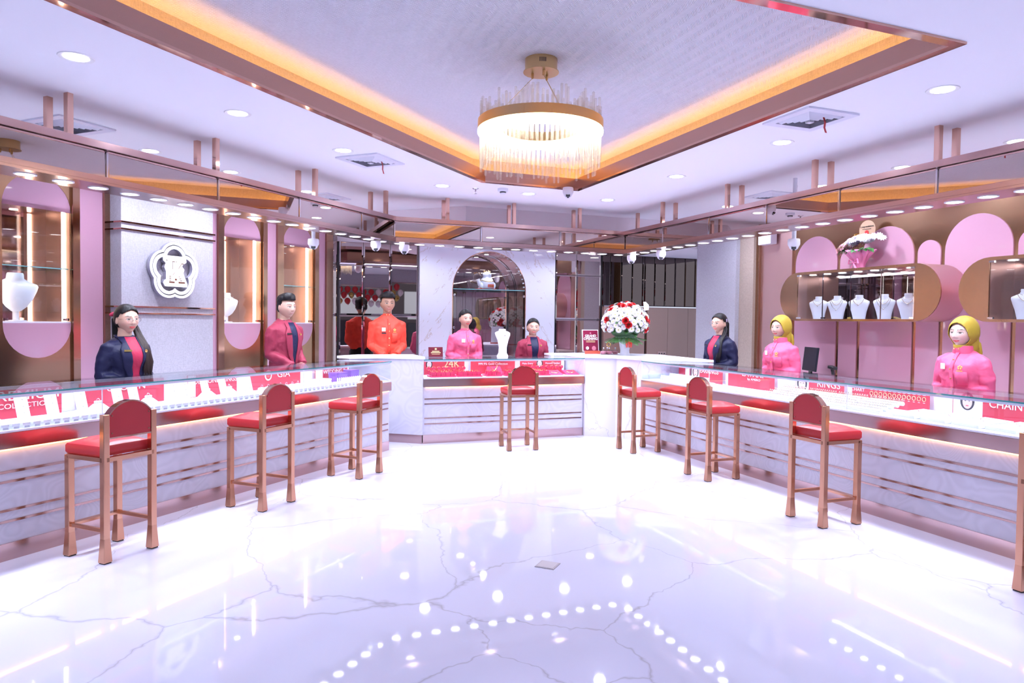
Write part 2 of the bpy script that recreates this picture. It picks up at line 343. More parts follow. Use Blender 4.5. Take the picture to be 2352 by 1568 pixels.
def niche(c, w, x0, x1):
    """bronze sheet with an upright pill of pink glass and a lit window in the middle of it"""
    z0, z1, zs0, zs1, r = 1.045, 2.56, 1.335, 2.315, w / 2
    # sheet with a pill hole: bridge the pill outline to the rectangle
    inner = pill_v(c, z0, z1, r, 16); outer = []
    for x, z in inner:
        ang = atan2(z - (z0 + z1) / 2, x - c)
        dx = (x1 - c) if cos(ang) > 0 else (c - x0); 
        tx = dx / abs(cos(ang)) if abs(cos(ang)) > 1e-6 else 1e9
        hz_ = (2.78 - (z0 + z1) / 2) if sin(ang) > 0 else ((z0 + z1) / 2)
        tz = hz_ / abs(sin(ang)) if abs(sin(ang)) > 1e-6 else 1e9
        t = min(tx, tz); outer.append((c + t * cos(ang), (z0 + z1) / 2 + t * sin(ang)))
    # snap nearest points to the rectangle's corners
    for cx, cz in ((x0, 0), (x1, 0), (x0, 2.78), (x1, 2.78)):
        k = min(range(len(outer)), key=lambda i: (outer[i][0] - cx) ** 2 + (outer[i][1] - cz) ** 2); outer[k] = (cx, cz)
    MB().ring_prism(outer, inner, -(WL + 0.02), -WL, 0, YZ).build('bronze_sheet', M_bronze, wl)
    up = arc(c, z1 - r, r, 0, 180, 16); lo = arc(c, z0 + r, r, 180, 360, 16)
    front([(c + r, zs1)] + up + [(c - r, zs1)], WL + 0.004, WL + 0.02, MB()).build('pink_cap_panel', M_pink, wl)
    front([(c - r, zs0)] + lo + [(c + r, zs0)], WL + 0.004, WL + 0.02, MB()).build('pink_cap_panel', M_pink, wl)
    yb = WL + 0.335
    wpart('niche_back_mirror', (c - r, c + r, yb, yb + 0.01, zs0, zs1), mat('copper_mirror', (0.72, 0.52, 0.46), 0.04, 1.0))
    if c != 5.917:
        s_ = wpart('niche_shelf', (c - r + 0.002, c + r - 0.002, WL + 0.04, yb - 0.01, 1.796, 1.804), M_shelf); MB().box(c - r + 0.002, c + r - 0.002, WL + 0.036, WL + 0.040, 1.796, 1.804).build('shelf_edge', mat('shelf_edge_teal', (0.25, 0.6, 0.62), 0.1, coat=1), s_)
    for s in (-1, 1):
        xx = c + s * r
        wpart('niche_side', (min(xx, xx + s * 0.02), max(xx, xx + s * 0.02), WL + 0.02, yb, zs0, zs1), brushed('niche_copper', (0.86, 0.55, 0.40), 0.32, 2, 0.05))
        xi = xx - s * 0.012
        wpart('niche_light_strip', (min(xi, xi + s * 0.011), max(xi, xi + s * 0.011), WL + 0.095, WL + 0.110, zs0 + 0.01, zs1 - 0.01), emitm('niche_led', (1.0, 0.93, 0.84), E_NICHE))
    wpart('niche_head', (c - r, c + r, WL + 0.02, yb, zs1, zs1 + 0.015), M_rose)
    wpart('niche_base', (c - r, c + r, WL + 0.012, yb, zs0 - 0.02, zs0 + 0.012), M_white)
    for dx in (-0.12, 0.1):
        MB().lathe([(0.032, 0), (0.032, 0.004)], 16, (c + dx, WL + 0.18, zs1 - 0.004)).build('niche_spotlight', emitm('spot_lens', (1, 1, 1), 12), wl)
    wpart('niche_glass_door', (c - r + 0.004, c + r - 0.004, WL + 0.024, WL + 0.030, zs0 + 0.014, zs1 - 0.004), M_glass)
    for zz in (zs0 + 0.02,):
        for s in (-1, 1): wpart('door_hinge', (c + s * (r - 0.03) - 0.02, c + s * (r - 0.03) + 0.02, WL + 0.012, WL + 0.04, zz, zz + 0.02), M_chrome)
NL = [(3.688, 0.555, 2.9, 3.968), (5.917, 0.555, 5.632, 6.21), (6.827, 0.545, 6.545, 7.11)]
for a in NL: niche(*a)
# woven pillar with the emblem
pil = wpart('wall_pillar', (4.31, 5.342, 1.58, 2.12, 0, 2.79), M_cloth)
for z in (1.421, 1.482, 2.181, 2.244): 
    wpart('pillar_band', (4.30, 5.36, 1.565, 1.76, z, z + 0.014), M_copper_p)
# ---------------------------------------------------------------- back wall
wb = MB().box(0.6, 7.1, 9.99, 10.1, 0, 2.6).build('wall_back', M_dark); struct(wb)
def bevel_panel(name, x0, x1, z0, z1, y, m, parent, b=0.018, dep=0.006, tilt=0.0, fr=None):
    mb = MB(); g = 0.003; x0 += g; x1 -= g; z0 += g; z1 -= g
    cx, cz = (x0 + x1) / 2, (z0 + z1) / 2; w_, h_ = (x1 - x0) / 2, (z1 - z0) / 2
    vs = [(-w_, 0, -h_), (w_, 0, -h_), (w_, 0, h_), (-w_, 0, h_), (-w_ + b, -dep, -h_ + b), (w_ - b, -dep, -h_ + b), (w_ - b, -dep, h_ - b), (-w_ + b, -dep, h_ - b),
          (-w_, 0.004, -h_), (w_, 0.004, -h_), (w_, 0.004, h_), (-w_, 0.004, h_)]
    mb.add(vs, [(4, 5, 6, 7), (0, 1, 5, 4), (1, 2, 6, 5), (2, 3, 7, 6), (3, 0, 4, 7), (11, 10, 9, 8), (8, 9, 1, 0), (9, 10, 2, 1), (10, 11, 3, 2), (11, 8, 0, 3)])
    o = mb.build(name, m, parent, loc=(cx, y, cz)); o.rotation_euler = (tilt, 0, tilt * 0.6); return o
rnd = random.Random(3)
for i, (a, b) in enumerate([(1.19, 1.512), (1.512, 1.883), (1.883, 2.27)]):
    for z0, z1 in ((0.02, 0.80), (0.80, 1.455), (1.455, 2.135), (2.135, 2.5)):
        bevel_panel('mirror_panel', a, b, z0, z1, 9.58, M_mirror, wb, tilt=rnd.uniform(-0.004, 0.004))
MB().box(1.0, 2.27, 9.586, 9.62, 0, 2.5).build('mirror_backing', M_dark, wb)
for z0, z1 in ((0.02, 0.80), (0.80, 1.455), (1.455, 2.135), (2.135, 2.5)):
    bevel_panel('mirror_panel', 7.47, 7.655, z0, z1, WL + 0.02, M_mirror, wl)
for a, b in ((4.345, 4.69), (4.69, 5.10)):
    for z0, z1 in ((0.02, 0.75), (0.75, 1.437), (1.437, 2.10), (2.10, 2.5)):
        bevel_panel('mirror_panel', a, b, z0, z1, 9.50, M_mirror, wb, tilt=rnd.uniform(-0.003, 0.003))
xs = [5.13, 5.27, 5.46, 5.65, 5.84, 5.88, 6.06, 6.25, 6.44, 6.63, 6.82, 7.0]
for a, b in zip(xs[:-1], xs[1:]):
    bevel_panel('mirror_strip', a, b, 1.655, 2.5, 9.50, M_mirror_d, wb, b=0.012, tilt=0.004)
MB().box(4.33, 7.0, 9.51, 9.56, 0, 2.5).build('mirror_backing', M_dark, wb)
brn = mat('brown_glass_panel', (0.30, 0.17, 0.14), 0.15, coat=0.5)
for a, b in ((5.13, 5.51), (5.51, 5.86), (5.90, 6.28), (6.28, 6.66), (6.66, 7.0)):
    MB().box(a + 0.002, b - 0.002, 9.44, 9.50, 0, 1.64).build('brown_panel', brn, wb)
MB().box(5.13, 7.0, 9.43, 9.50, 1.64, 1.655).build('brown_panel_trim', M_chrome, wb)
ol = MB().box(6.10, 6.24, 9.425, 9.44, 0.88, 0.945)
ol.build('socket_plate', mat('rose_plate', (0.55, 0.36, 0.32), 0.35), wb)
for k in range(3):
    MB().lathe([(0.012, 0), (0.012, 0.004)], 10, (6.125 + k * 0.045, 0, 0), 0, Matrix.Translation((0, 9.425, 0.915)) @ Matrix.Rotation(pi / 2, 4, 'X')).build('socket', M_black, wb)
# marble arch wall with niche
AX0, AX1, ACX, AR, ASP = 2.275, 4.335, 3.305, 0.56, 1.835
YM = 9.50
half = arc(ACX, ASP, AR, 90, 180, 18)
for s, mm in ((-1, M_marble), (1, M_marble2)):
    pts = [(ACX, 2.47), (ACX, ASP + AR)] + half[1:] + [(ACX - AR, 0.0), (AX0, 0.0), (AX0, 2.47)]
    if s > 0: pts = [(2 * ACX - x, z) for x, z in pts][::-1]
    front(pts, YM, YM + 0.10, MB()).build('marble_slab', mm, wb)
lin = arc(ACX, ASP, AR, 0, 180, 28); lin = [(ACX + AR, 0.80)] + lin + [(ACX - AR, 0.80)]
lin2 = [(ACX + (x - ACX) * 1.02, ASP + (z - ASP) * 1.02 if z > ASP else z) for x, z in lin]
mb = MB(); n = len(lin)
for (x, z) in lin: mb.v += [(x, YM + 0.02, z), (x, YM + 0.40, z)]
for i in range(n - 1): mb.f.append((2 * i, 2 * i + 1, 2 * i + 3, 2 * i + 2)); mb.mi.append(0)
mb.build('arch_lining', brushed('arch_copper', (0.75, 0.48, 0.40), 0.2, 1, 0.05), wb, smooth=True)
front([(ACX + AR, 0.80)] + arc(ACX, ASP, AR, 0, 180, 28) + [(ACX - AR, 0.80)], YM + 0.40, YM + 0.42, MB()).build('arch_back_mirror', mat('arch_mirror', (0.55, 0.45, 0.45), 0.015, 1.0), wb)
rim = [(ACX + (AR - 0.006) * cos(t), YM - 0.002, ASP + (AR - 0.006) * sin(t)) for t in [pi * k / 40 for k in range(41)]]
MB().tube([(ACX + AR - 0.006, YM - 0.002, 0.85)] + rim + [(ACX - AR + 0.006, YM - 0.002, 0.85)], 0.007, 6).build('arch_trim', M_copper_p, wb, smooth=True)
rim2 = [(ACX + (AR - 0.012) * cos(t), YM + 0.39, ASP + (AR - 0.012) * sin(t)) for t in [pi * k / 40 for k in range(41)]]
MB().tube([(ACX + AR - 0.012, YM + 0.39, 0.85)] + rim2, 0.006, 6).build('arch_trim', M_chrome, wb, smooth=True)
MB().box(ACX - AR, ACX + AR, YM + 0.03, YM + 0.40, 0.79, 0.86).build('arch_base', M_white, wb)
sh = MB().box(ACX - AR + 0.003, ACX + AR - 0.003, YM + 0.03, YM + 0.36, 1.842, 1.852).build('arch_shelf', M_shelf, wb)
MB().box(ACX - AR + 0.003, ACX + AR - 0.003, YM + 0.026, YM + 0.030, 1.842, 1.852).build('shelf_edge', mat('shelf_edge_teal', (0.25, 0.6, 0.62), 0.1, coat=1), sh)
for s in (-1, 1):
    MB().box(ACX + s * 0.004 - 0.001, ACX + s * 0.004 + 0.001, YM + 0.014, YM + 0.018, 0.87, ASP + AR - 0.02).build('arch_door_edge', M_glass, wb)
front([(ACX + AR - 0.01, 0.87)] + arc(ACX, ASP, AR - 0.01, 0, 90, 14) + [(ACX + 0.36, 0.87)][:0] + [(ACX + 0.003, 0.87)], YM + 0.010, YM + 0.016, MB()).build('arch_glass_door', M_glass, wb)
front([(ACX - 0.003, 0.87), (ACX - 0.003, ASP + AR - 0.01)] + arc(ACX, ASP, AR - 0.01, 90, 180, 14)[1:] + [(ACX - AR + 0.01, 0.87)], YM + 0.010, YM + 0.016, MB()).build('arch_glass_door', M_glass, wb)
for s in (-1, 1):
    for z in (1.30, 1.76):
        mbh = MB().lathe([(0.016, 0), (0.016, 0.014), (0.010, 0.02)], 12, (0, 0, 0), 0, Matrix.Translation((ACX + s * (AR - 0.03), YM + 0.010, z)) @ Matrix.Rotation(pi / 2, 4, 'X')); mbh.build('door_hinge', M_chrome, wb, smooth=True)
# ---------------------------------------------------------------- right wall
wr = MB().box(-8.19, 1.5, 1.76, 1.90, 0, ZC - 0.001).build('wall_right', M_bronze); struct(at(wr, 'R'))
def arch_panel(x0, x1, ztop):
    r = (x1 - x0) / 2; c = (x0 + x1) / 2
    pts = [(x1, 0.03)] + arc(c, ztop - r, r, 0, 180, 20) + [(x0, 0.03)]
    front(pts, 1.748, 1.762, MB()).build('pink_arch_panel', M_pink, wr)
x = -6.474
while x < 0.5:
    arch_panel(x, x + 0.613, 2.40); arch_panel(x + 0.655, x + 0.893, 2.215); x += 0.935
MB().box(-7.045, -6.52, 1.735, 1.76, 0, ZC - 0.002).build('rose_metal_panel', M_rosepink, wr)
pr = MB().box(-8.19, -7.36, 1.60, 1.76, 0, ZC - 0.002).build('wall_pillar', M_cloth); struct(at(pr, 'R'))
MB().box(-7.10, -7.045, 1.70, 1.759, 0, ZC - 0.002).build('bronze_trim', M_bronze_p, pr)
MB().box(-7.36, -7.10, 1.66, 1.759, 0, ZC - 0.002).build('woven_return', weave('woven_wallpaper_tan', (0.50, 0.40, 0.34), 70), pr)
# ---------------------------------------------------------------- behind the camera: shop header and the mall opposite
hd = MB().box(-9, 9, -1.55, -1.40, 2.42, ZC + 0.05).build('wall_header', M_cloth); struct(hd)
MB().box(-9, 9, -1.56, -1.385, 2.39, 2.42).build('trim_5', M_rose)
struct(bpy.data.objects['trim_5'])
fc = MB().box(-12, 12, -9.2, -9.0, 0, 4.5).build('wall_mall', mat('mall_wall', (0.10, 0.08, 0.08), 0.5)); struct(fc)
for a, b, c in ((-7, -4.2, 0), (-3.4, 1.2, 1), (2.0, 5.4, 0), (6.2, 9.5, 1)):
    MB().box(a, b, -9.02, -8.98, 1.5, 2.4).build('light_box', emitm('mint_lightbox', (0.55, 0.85, 0.66), 0.22), fc)
    MB().box(a, b, -9.02, -8.96, 0.0, 1.35).build('shop_window', mat('dark_window', (0.03, 0.03, 0.04), 0.1), fc)
wml = MB().box(-9.1, -9.0, -9, 3, 0, 4.5).build('wall_side', mat('mall_side_wall', (0.35, 0.31, 0.33), 0.6)); struct(wml)
# ================================================================ DISPLAY COUNTERS
M_led_warm = emitm('warm_led', (1.0, 0.46, 0.11), E_WARM)
M_led_case = emitm('case_led', (0.90, 0.94, 1.0), E_CASE)
def counter(fr, x0, x1, label, seams, posts):
    t = thing('display_counter', label, 'display counter', ((x0 + x1) / 2, 0, 0), 0, None, fr)
    h = (x1 - x0) / 2; B = lambda *a: MB().box(*a); D = 0.60; L = lambda x: x - (x0 + x1) / 2
    B(-h, h, 0.030, D, 0.099, 0.641).build('body', M_shell, t)
    B(-h + 0.003, h - 0.003, 0.024, D - 0.02, 0.0, 0.099).build('plinth', M_rose, t)
    for z0, z1 in ((0.216, 0.230), (0.279, 0.293), (0.443, 0.457), (0.499, 0.514)):
        B(-h + 0.02, h - 0.02, 0.026, 0.031, z0, z1).build('metal_stripe', mat('stripe_metal', (0.48, 0.31, 0.28), 0.12, 1.0), t)
    B(-h, h, 0.0, D, 0.642, 0.732).build('metal_band', M_rose, t)
    B(-h + 0.03, h - 0.03, 0.010, 0.026, 0.634, 0.640).build('light_strip', M_led_warm, t)
    B(-h + 0.004, h - 0.004, 0.004, D - 0.004, 0.733, 0.745).build('deck', M_white, t)
    B(-h + 0.004, h - 0.004, 0.008, 0.014, 0.746, 0.944).build('front_glass', M_glass, t)
    for s in (-1, 1): B(s * (h - 0.007) - 0.003, s * (h - 0.007) + 0.003, 0.015, D - 0.06, 0.746, 0.944).build('end_glass', M_glass, t)
    B(-h, h, 0.003, D, 0.945, 0.955).build('top_glass', M_glass_top, t)
    B(-h, h, 0.0, 0.003, 0.945, 0.955).build('glass_edge', M_edge, t)
    for x in seams:
        B(L(x) - 0.0015, L(x) + 0.0015, 0.0075, 0.0145, 0.746, 0.9445).build('glass_seam', M_white, t)
    B(-h + 0.02, h - 0.02, 0.545, 0.56, 0.746, 0.944).build('back_panel', M_white, t)
    for a, b in posts: B(L(a), L(b), 0.515, 0.544, 0.746, 0.944).build('back_post', M_white, t)
    B(-h + 0.012, h - 0.012, 0.015, 0.018, 0.928, 0.944).build('light_housing', M_white, t)
    B(-h + 0.03, h - 0.03, 0.019, 0.032, 0.934, 0.943).build('case_light', M_led_case, t)
    return t
ctL = counter('L', 0.8, 6.27, 'long glass-topped jewellery counter on the left, under the emblem wall', (3.0, 4.9), ((3.07, 3.16), (3.86, 4.06), (4.60, 4.72), (5.42, 5.62)))
ctC = counter('C', 1.885, 3.905, 'short glass-topped counter of red gold trays before the marble arch', (), ((2.51, 2.58), (3.17, 3.23)))
ctR = counter('R', -7.004, -0.6, 'long glass-topped jewellery counter on the right, before the pink arches', (-5.75, -4.05, -2.4), ((-6.14, -6.07), (-5.36, -5.10), (-4.52, -4.46), (-3.72, -3.56)))
# corner pedestals
t = thing('corner_pedestal', 'white angled pedestal joining the left and centre counters', 'pedestal', (1.6, 8.0, 0))
loc_ = lambda pts: [(x - 1.6, y - 8.0) for x, y in pts]
MB().prism(loc_([(1.883, 7.665), (1.883, 8.22), (1.30, 8.26), (1.12, 8.08), (1.44, 7.975)]), 0.10, 0.955).build('body', M_shell, t)
MB().prism(loc_([(1.878, 7.675), (1.878, 8.20), (1.30, 8.24), (1.14, 8.09), (1.45, 7.99)]), 0, 0.10).build('plinth', M_rose, t)
MB().prism(loc_([(1.90, 7.645), (1.90, 8.25), (1.25, 8.30), (0.98, 8.04), (1.10, 7.895), (1.43, 7.955)]), 0.956, 0.985).build('top', M_white, t)
t = thing('corner_pedestal', 'marble corner pedestal under the flower arrangement', 'pedestal', (4.4, 7.5, 0))
loc_ = lambda pts: [(x - 4.4, y - 7.5) for x, y in pts]
MB().prism(loc_([(3.912, 7.64), (4.235, 7.455), (4.33, 7.03), (4.86, 7.015), (4.95, 7.8), (4.5, 8.25), (3.912, 8.25)]), 0, 0.955).build('body', M_marbw, t)
MB().prism(loc_([(3.90, 7.63), (4.225, 7.44), (4.32, 7.00), (4.60, 6.95), (4.98, 6.55), (5.08, 7.85), (4.55, 8.42), (3.70, 8.42), (3.72, 8.26), (3.90, 8.2)]), 0.957, 0.985).build('top', M_white, t)

# ================================================================ CANOPY
def cpt(k, u):      # k: 0 left end, 1 corner left/centre, 2 corner centre/right, 3 right end; u: 0 room side .. 1 wall side
    oL, oC, oR = 0.13 + 0.30 * u, 0.02 + 0.34 * u, 0.13 + 0.30 * u
    yC, xR = 7.65 + oC, 4.31 + oR; d = -5.92 - oL * sqrt(2)
    if k == 0: p = fw('L', (0.9, oL, 0)); return (p[0], p[1])
    if k == 1: return (yC + d, yC)
    if k == 2: return (xR, yC)
    return (xR, 0.9)
can = thing('mirror_canopy', 'suspended mirrored rose-gold canopy following the three counters', 'canopy', (3.0, 7.0, 2.26))
CO = Vector((3.0, 7.0, 2.26))
def csec(i, u0, u1, z0, z1, name, m, parent=None):
    pts = [cpt(i, u0), cpt(i + 1, u0), cpt(i + 1, u1), cpt(i, u1)]
    return MB().prism([(x - CO.x, y - CO.y) for x, y in pts], z0 - CO.z, z1 - CO.z).build(name, m, parent or can)
for i in range(3):
    csec(i, 0.0, 1.0, 2.260, 2.276, 'soffit_board', M_rose)
    csec(i, 0.0, 0.10, 2.277, 2.312, 'lower_rail', M_rose)
    csec(i, 0.90, 1.0, 2.277, 2.312, 'lower_rail', M_rose)
    csec(i, 0.0, 0.10, 2.492, 2.538, 'upper_rail', M_rose)
    csec(i, 0.90, 1.0, 2.492, 2.538, 'upper_rail', M_rose)
    csec(i, 0.10, 0.90, 2.500, 2.512, 'top_board', M_rose)
    csec(i, 0.20, 0.30, 2.277, 2.499, 'mirror_core', M_bronze_p)
def cmirror(i, cuts):
    a, b = Vector(cpt(i, 0.17)), Vector(cpt(i + 1, 0.17)); d = (b - a); Lh = d.length; t = d / Lh
    cs = [0.0] + cuts(Lh) + [Lh]
    ang = atan2(t.y, t.x)
    for q0, q1 in zip(cs[:-1], cs[1:]):
        if q1 - q0 < 0.05: continue
        p = a + t * ((q0 + q1) / 2); o = bevel_panel('mirror_panel', -(q1 - q0) / 2, (q1 - q0) / 2, -0.095, 0.095, 0, M_mirror_c, can, b=0.012, dep=0.005)
        o.location = (p.x - CO.x, p.y - CO.y, 2.402 - CO.z); o.rotation_euler = (0, 0, ang)
    for q in cs[1:-1]:
        p = a + t * q
        o = MB().box(-0.005, 0.005, -0.012, 0.004, -0.095, 0.095).build('mirror_divider', M_chrome, can, loc=(p.x - CO.x, p.y - CO.y, 2.402 - CO.z)); o.rotation_euler = (0, 0, ang)
s0 = 0.9
cmirror(0, lambda L: [q for q in [s - s0 for s in (1.29, 2.225, 3.16, 4.095, 5.03, 5.97)] if 0 < q < L - 0.05])
cmirror(1, lambda L: [2.574 - cpt(1, 0.17)[0], 3.582 - cpt(1, 0.17)[0]])
cmirror(2, lambda L: [cpt(2, 0.17)[1] - y for y in (6.88, 6.03, 5.18, 4.335, 3.485, 2.63, 1.78)])
postm = MB().box(-0.019, 0.019, -0.019, 0.019, 0, ZC - 2.512).mesh('hanging_post', M_copper_p)
def post(fr, x, off):
    p = fw(fr, (x, off, 2.512)); o = obj('hanging_post', postm, can, (p[0] - CO.x, p[1] - CO.y, p[2] - CO.z)); o.rotation_euler = (0, 0, FRAMES[fr][1])
for s in (1.75, 2.91, 4.08, 5.25, 6.41):
    for o_ in (0.185, 0.385): post('L', s, o_)
for s in (2.18, 3.0, 3.87):
    for o_ in (0.125, 0.30): post('C', s, o_)
for s in (-6.96, -5.80, -4.65, -3.52, -2.36, -1.2):
    for o_ in (0.225, 0.40): post('R', s, o_)
post('R', -7.80, 0.40)
ring_m = MB().ring_prism([(0.062 * cos(2 * pi * i / 20), 0.062 * sin(2 * pi * i / 20)) for i in range(20)], [(0.050 * cos(2 * pi * i / 20), 0.050 * sin(2 * pi * i / 20)) for i in range(20)], -0.002, 0.002).mesh('spot_trim', mat('white_trim', (0.85, 0.85, 0.88), 0.4), True)
lens_m = MB().lathe([(0.050, -0.0012), (0.050, 0.0)], 20).mesh('spot_lens', emitm('spot_lens', (1, 1, 1), 12))
def spot(parent, x, y, z, power, spread=125, scale=1.0):
    o = obj('spotlight', ring_m, parent, (x, y, z)); o.scale = (scale, scale, 1)
    l = obj('spot_lens', lens_m, o)
    if power: areal('spot_lamp', o, (0, 0, -0.012), 0.09, power, COOL, spread)
    return o
def run(i, L0, L1, n):
    a, b = Vector(cpt(i, 0.5)), Vector(cpt(i + 1, 0.5)); t = (b - a).normalized(); Lh = (b - a).length
    k = 0; q = Lh - L1
    while q > L0:
        p = a + t * q; spot(can, p.x - CO.x, p.y - CO.y, 2.258 - CO.z, W_CANOPY); q -= n
run(0, 0.1, 0.16, 0.235); run(1, 0.1, 0.13, 0.235)
a2, b2 = Vector(cpt(2, 0.5)), Vector(cpt(3, 0.5)); q = 0.18
while q < (b2 - a2).length - 0.1:
    p = a2 + (b2 - a2).normalized() * q; spot(can, p.x - CO.x, p.y - CO.y, 2.258 - CO.z, W_CANOPY); q += 0.235

# ================================================================ CEILING FIXTURES
dring = MB().lathe([(0.062, 0.0), (0.086, -0.004), (0.090, 0.0)], 28, cap=False).mesh('trim_ring', mat('white_trim', (0.85, 0.85, 0.88), 0.4), True)
dlens = MB().lathe([(0.062, -0.002), (0.062, 0.0)], 28).mesh('lens', emitm('downlight_lens', (1, 1, 1), 14))
def downlight(x, y, label, power):
    t = thing('ceiling_downlight', label, 'ceiling light', (x, y, ZC - 0.001), 0, 'round downlights in the white ceiling')
    obj('trim_ring', dring, t); obj('lens', dlens, t); areal('downlight_lamp', t, (0, 0, -0.01), 0.12, power, COOL, 150)
for x, y, lab in ((1.93, 7.09, 'round downlight at the far left end of the recess'), (2.92, 7.13, 'round downlight at the far end, beside the smoke detector'), (3.89, 7.11, 'round downlight in the far right ceiling corner'),
                  (0.77, 5.96, 'round downlight beside the air diffuser on the left ceiling'), (-0.04, 5.18, 'round downlight midway along the left ceiling'), (-0.85, 4.42, 'largest round downlight at the top left'),
                  (3.86, 2.98, 'largest round downlight at the top right'), (3.87, 4.31, 'round downlight just below the right air diffuser'), (3.86, 5.70, 'round downlight midway along the right ceiling'),
                  (-1.66, 3.64, 'round downlight out to the left of the view'), (3.86, 1.62, 'round downlight out to the right of the view'), (-1.6, 1.2, 'added unseen downlight by the camera position, left'), (0.6, 1.2, 'added unseen downlight by the camera position, middle'), (2.6, 1.2, 'added unseen downlight by the camera position, right')):  # this row lies out of view, added to light the near room
    downlight(x, y, lab, W_CEIL if y > 2 else W_CEIL * 0.3)
for x, y, lab in ((5.44, 3.58, 'round downlight behind the canopy, above the hijab woman nearest'), (5.44, 4.56, 'round downlight behind the right canopy, second from the frame edge'), (5.46, 5.50, 'round downlight behind the right canopy, third from the frame edge'),
                  (-0.74, 6.65, 'round downlight behind the left canopy, nearest the frame edge'), (-0.12, 7.28, 'round downlight behind the left canopy, above the emblem pillar'), (0.65, 8.04, 'round downlight behind the left canopy, above the man in maroon'),
                  (5.4, 6.9, 'round downlight behind the right canopy, above the woven pillar')):
    downlight(x, y, lab, W_CEIL * 1.9)
for x, y, lab in ((2.25, 8.95, 'soffit downlight above the woman in pink'), (3.30, 9.0, 'soffit downlight before the marble arch'), (4.30, 8.95, 'soffit downlight above the framed opening sign'), (5.3, 8.9, 'soffit downlight before the dark mirror strips')):
    t = thing('soffit_downlight', lab, 'ceiling light', (x, y, 2.439), 0, 'downlights under the soffit')
    obj('trim_ring', dring, t); obj('lens', dlens, t); areal('downlight_lamp', t, (0, 0, -0.01), 0.12, W_CEIL * 0.75, COOL, 160)
def diffuser(x, y, rz, label, ribbon):
    t = thing('air_diffuser', label, 'air vent', (x, y, ZC), rz)
    sq = lambda r: [(-r, -r), (r, -r), (r, r), (-r, r)]
    MB().prism(sq(0.16), -0.004, -0.001).build('duct', M_black, t)
    MB().ring_prism(sq(0.215), sq(0.155), -0.012, -0.001).build('frame', M_white, t)
    for k, r in enumerate((0.135, 0.105, 0.075, 0.045)):
        mb = MB(); o_, i_ = sq(r + 0.008), sq(r - 0.008); vs = [(x_, y_, -0.006) for x_, y_ in o_] + [(x_, y_, -0.022) for x_, y_ in i_] + [(x_, y_, -0.004) for x_, y_ in o_] + [(x_, y_, -0.020) for x_, y_ in i_]
        fs = []
        for i in range(4): j = (i + 1) % 4; fs += [(i, j, 4 + j, 4 + i), (8 + j, 8 + i, 12 + i, 12 + j)]
        mb.add(vs, fs); mb.build('louvre', M_white, t)
    MB().prism(sq(0.02), -0.03, -0.012).build('core', M_white, t)
    if ribbon:
        mb = MB(); pts = [(0.02, -0.1, -0.012), (0.025, -0.11, -0.05), (0.012, -0.118, -0.09), (0.02, -0.125, -0.125)]
        vs = []
        for p in pts: vs += [(p[0] - 0.008, p[1], p[2]), (p[0] + 0.008, p[1], p[2])]
        mb.add(vs, [(2 * i, 2 * i + 1, 2 * i + 3, 2 * i + 2) for i in range(3)]); r_ = mb.build('ribbon', mat('red_ribbon', (0.55, 0.05, 0.05), 0.5), t)
        r_['label'] = 'red ribbon tied to the vent'; sm = r_.modifiers.new('solid', 'SOLIDIFY'); sm.thickness = 0.0015
diffuser(3.59, 3.74, 0, 'square air diffuser with a red ribbon on the right ceiling', True)
diffuser(1.04, 6.22, pi / 4, 'square air diffuser with a red ribbon on the left ceiling', True)
diffuser(5.36, 6.09, 0, 'square air diffuser behind the right canopy', False)
diffuser(-1.20, 6.00, pi / 4, 'square air diffuser behind the left canopy by the frame edge', False)
diffuser(0.86, 8.30, pi / 4, 'square air diffuser behind the left canopy near the corner', False)
# smoke detector, sprinkler, ceiling camera
t = thing('smoke_detector', 'white round smoke detector on the ceiling beyond the chandelier', 'smoke detector', (2.56, 6.97, ZC))
MB().lathe([(0.055, -0.0), (0.055, -0.026), (0.048, -0.034)], 24).build('housing', M_white, t, True)
MB().lathe([(0.034, -0.034), (0.032, -0.046)], 20).build('grille', M_black, t); MB().lathe([(0.03, -0.046), (0.026, -0.056)], 20).build('cap', M_white, t, True)
t = thing('fire_sprinkler', 'small chrome fire sprinkler hanging from the ceiling', 'sprinkler', (2.29, 7.08, ZC))
MB().lathe([(0.034, 0), (0.026, -0.008)], 20).build('escutcheon', M_chrome, t, True)
MB().lathe([(0.011, -0.008), (0.009, -0.03), (0.004, -0.034), (0.004, -0.052)], 12).build('stem', M_chrome, t, True); MB().lathe([(0.018, -0.052), (0.018, -0.055)], 16).build('deflector', M_chrome, t)
def dome_camera(x, y, z, face, label, pole=0.0, tilt=35):
    face = -atan2(x, y)
    t = thing('security_camera', label, 'camera', (x, y, z), face)
    if pole:
        MB().lathe([(0.020, 0), (0.020, -pole)], 14).build('mount_pole', M_white, t, True)
        MB().tube([(0.0 + 0.02 * sin(k * 1.3), 0.024 * cos(k * 0.9), -0.01 - k * pole / 9) for k in range(9)], 0.005, 6).build('cable', M_white, t, True)
    MB().lathe([(0.052, -pole), (0.056, -pole - 0.012), (0.057, -pole - 0.05), (0.050, -pole - 0.068)], 24).build('housing', M_white, t, True)
    Mx = Matrix.Translation((0, 0, -pole - 0.062)) @ Matrix.Rotation(radians(tilt), 4, 'X')
    b_ = MB().ball((0, 0, 0), 0.047, 18, 12, 0, Mx).build('eyeball', M_white, t, True)
    MB().box(-0.022, 0.022, -0.052, -0.036, -0.012, 0.010, 0, Mx).build('lens', M_black, b_); MB().box(-0.011, 0.011, -0.051, -0.034, -0.026, -0.018, 0, Mx).build('sensor', M_black, b_)
def cam_at(fr, s, off, z, face, label, pole=0.0): p = fw(fr, (s, off, z)); dome_camera(p[0], p[1], p[2], face, label, pole)
dome_camera(3.16, 6.63, ZC, radians(20), 'white dome camera on the ceiling beyond the recess corner')
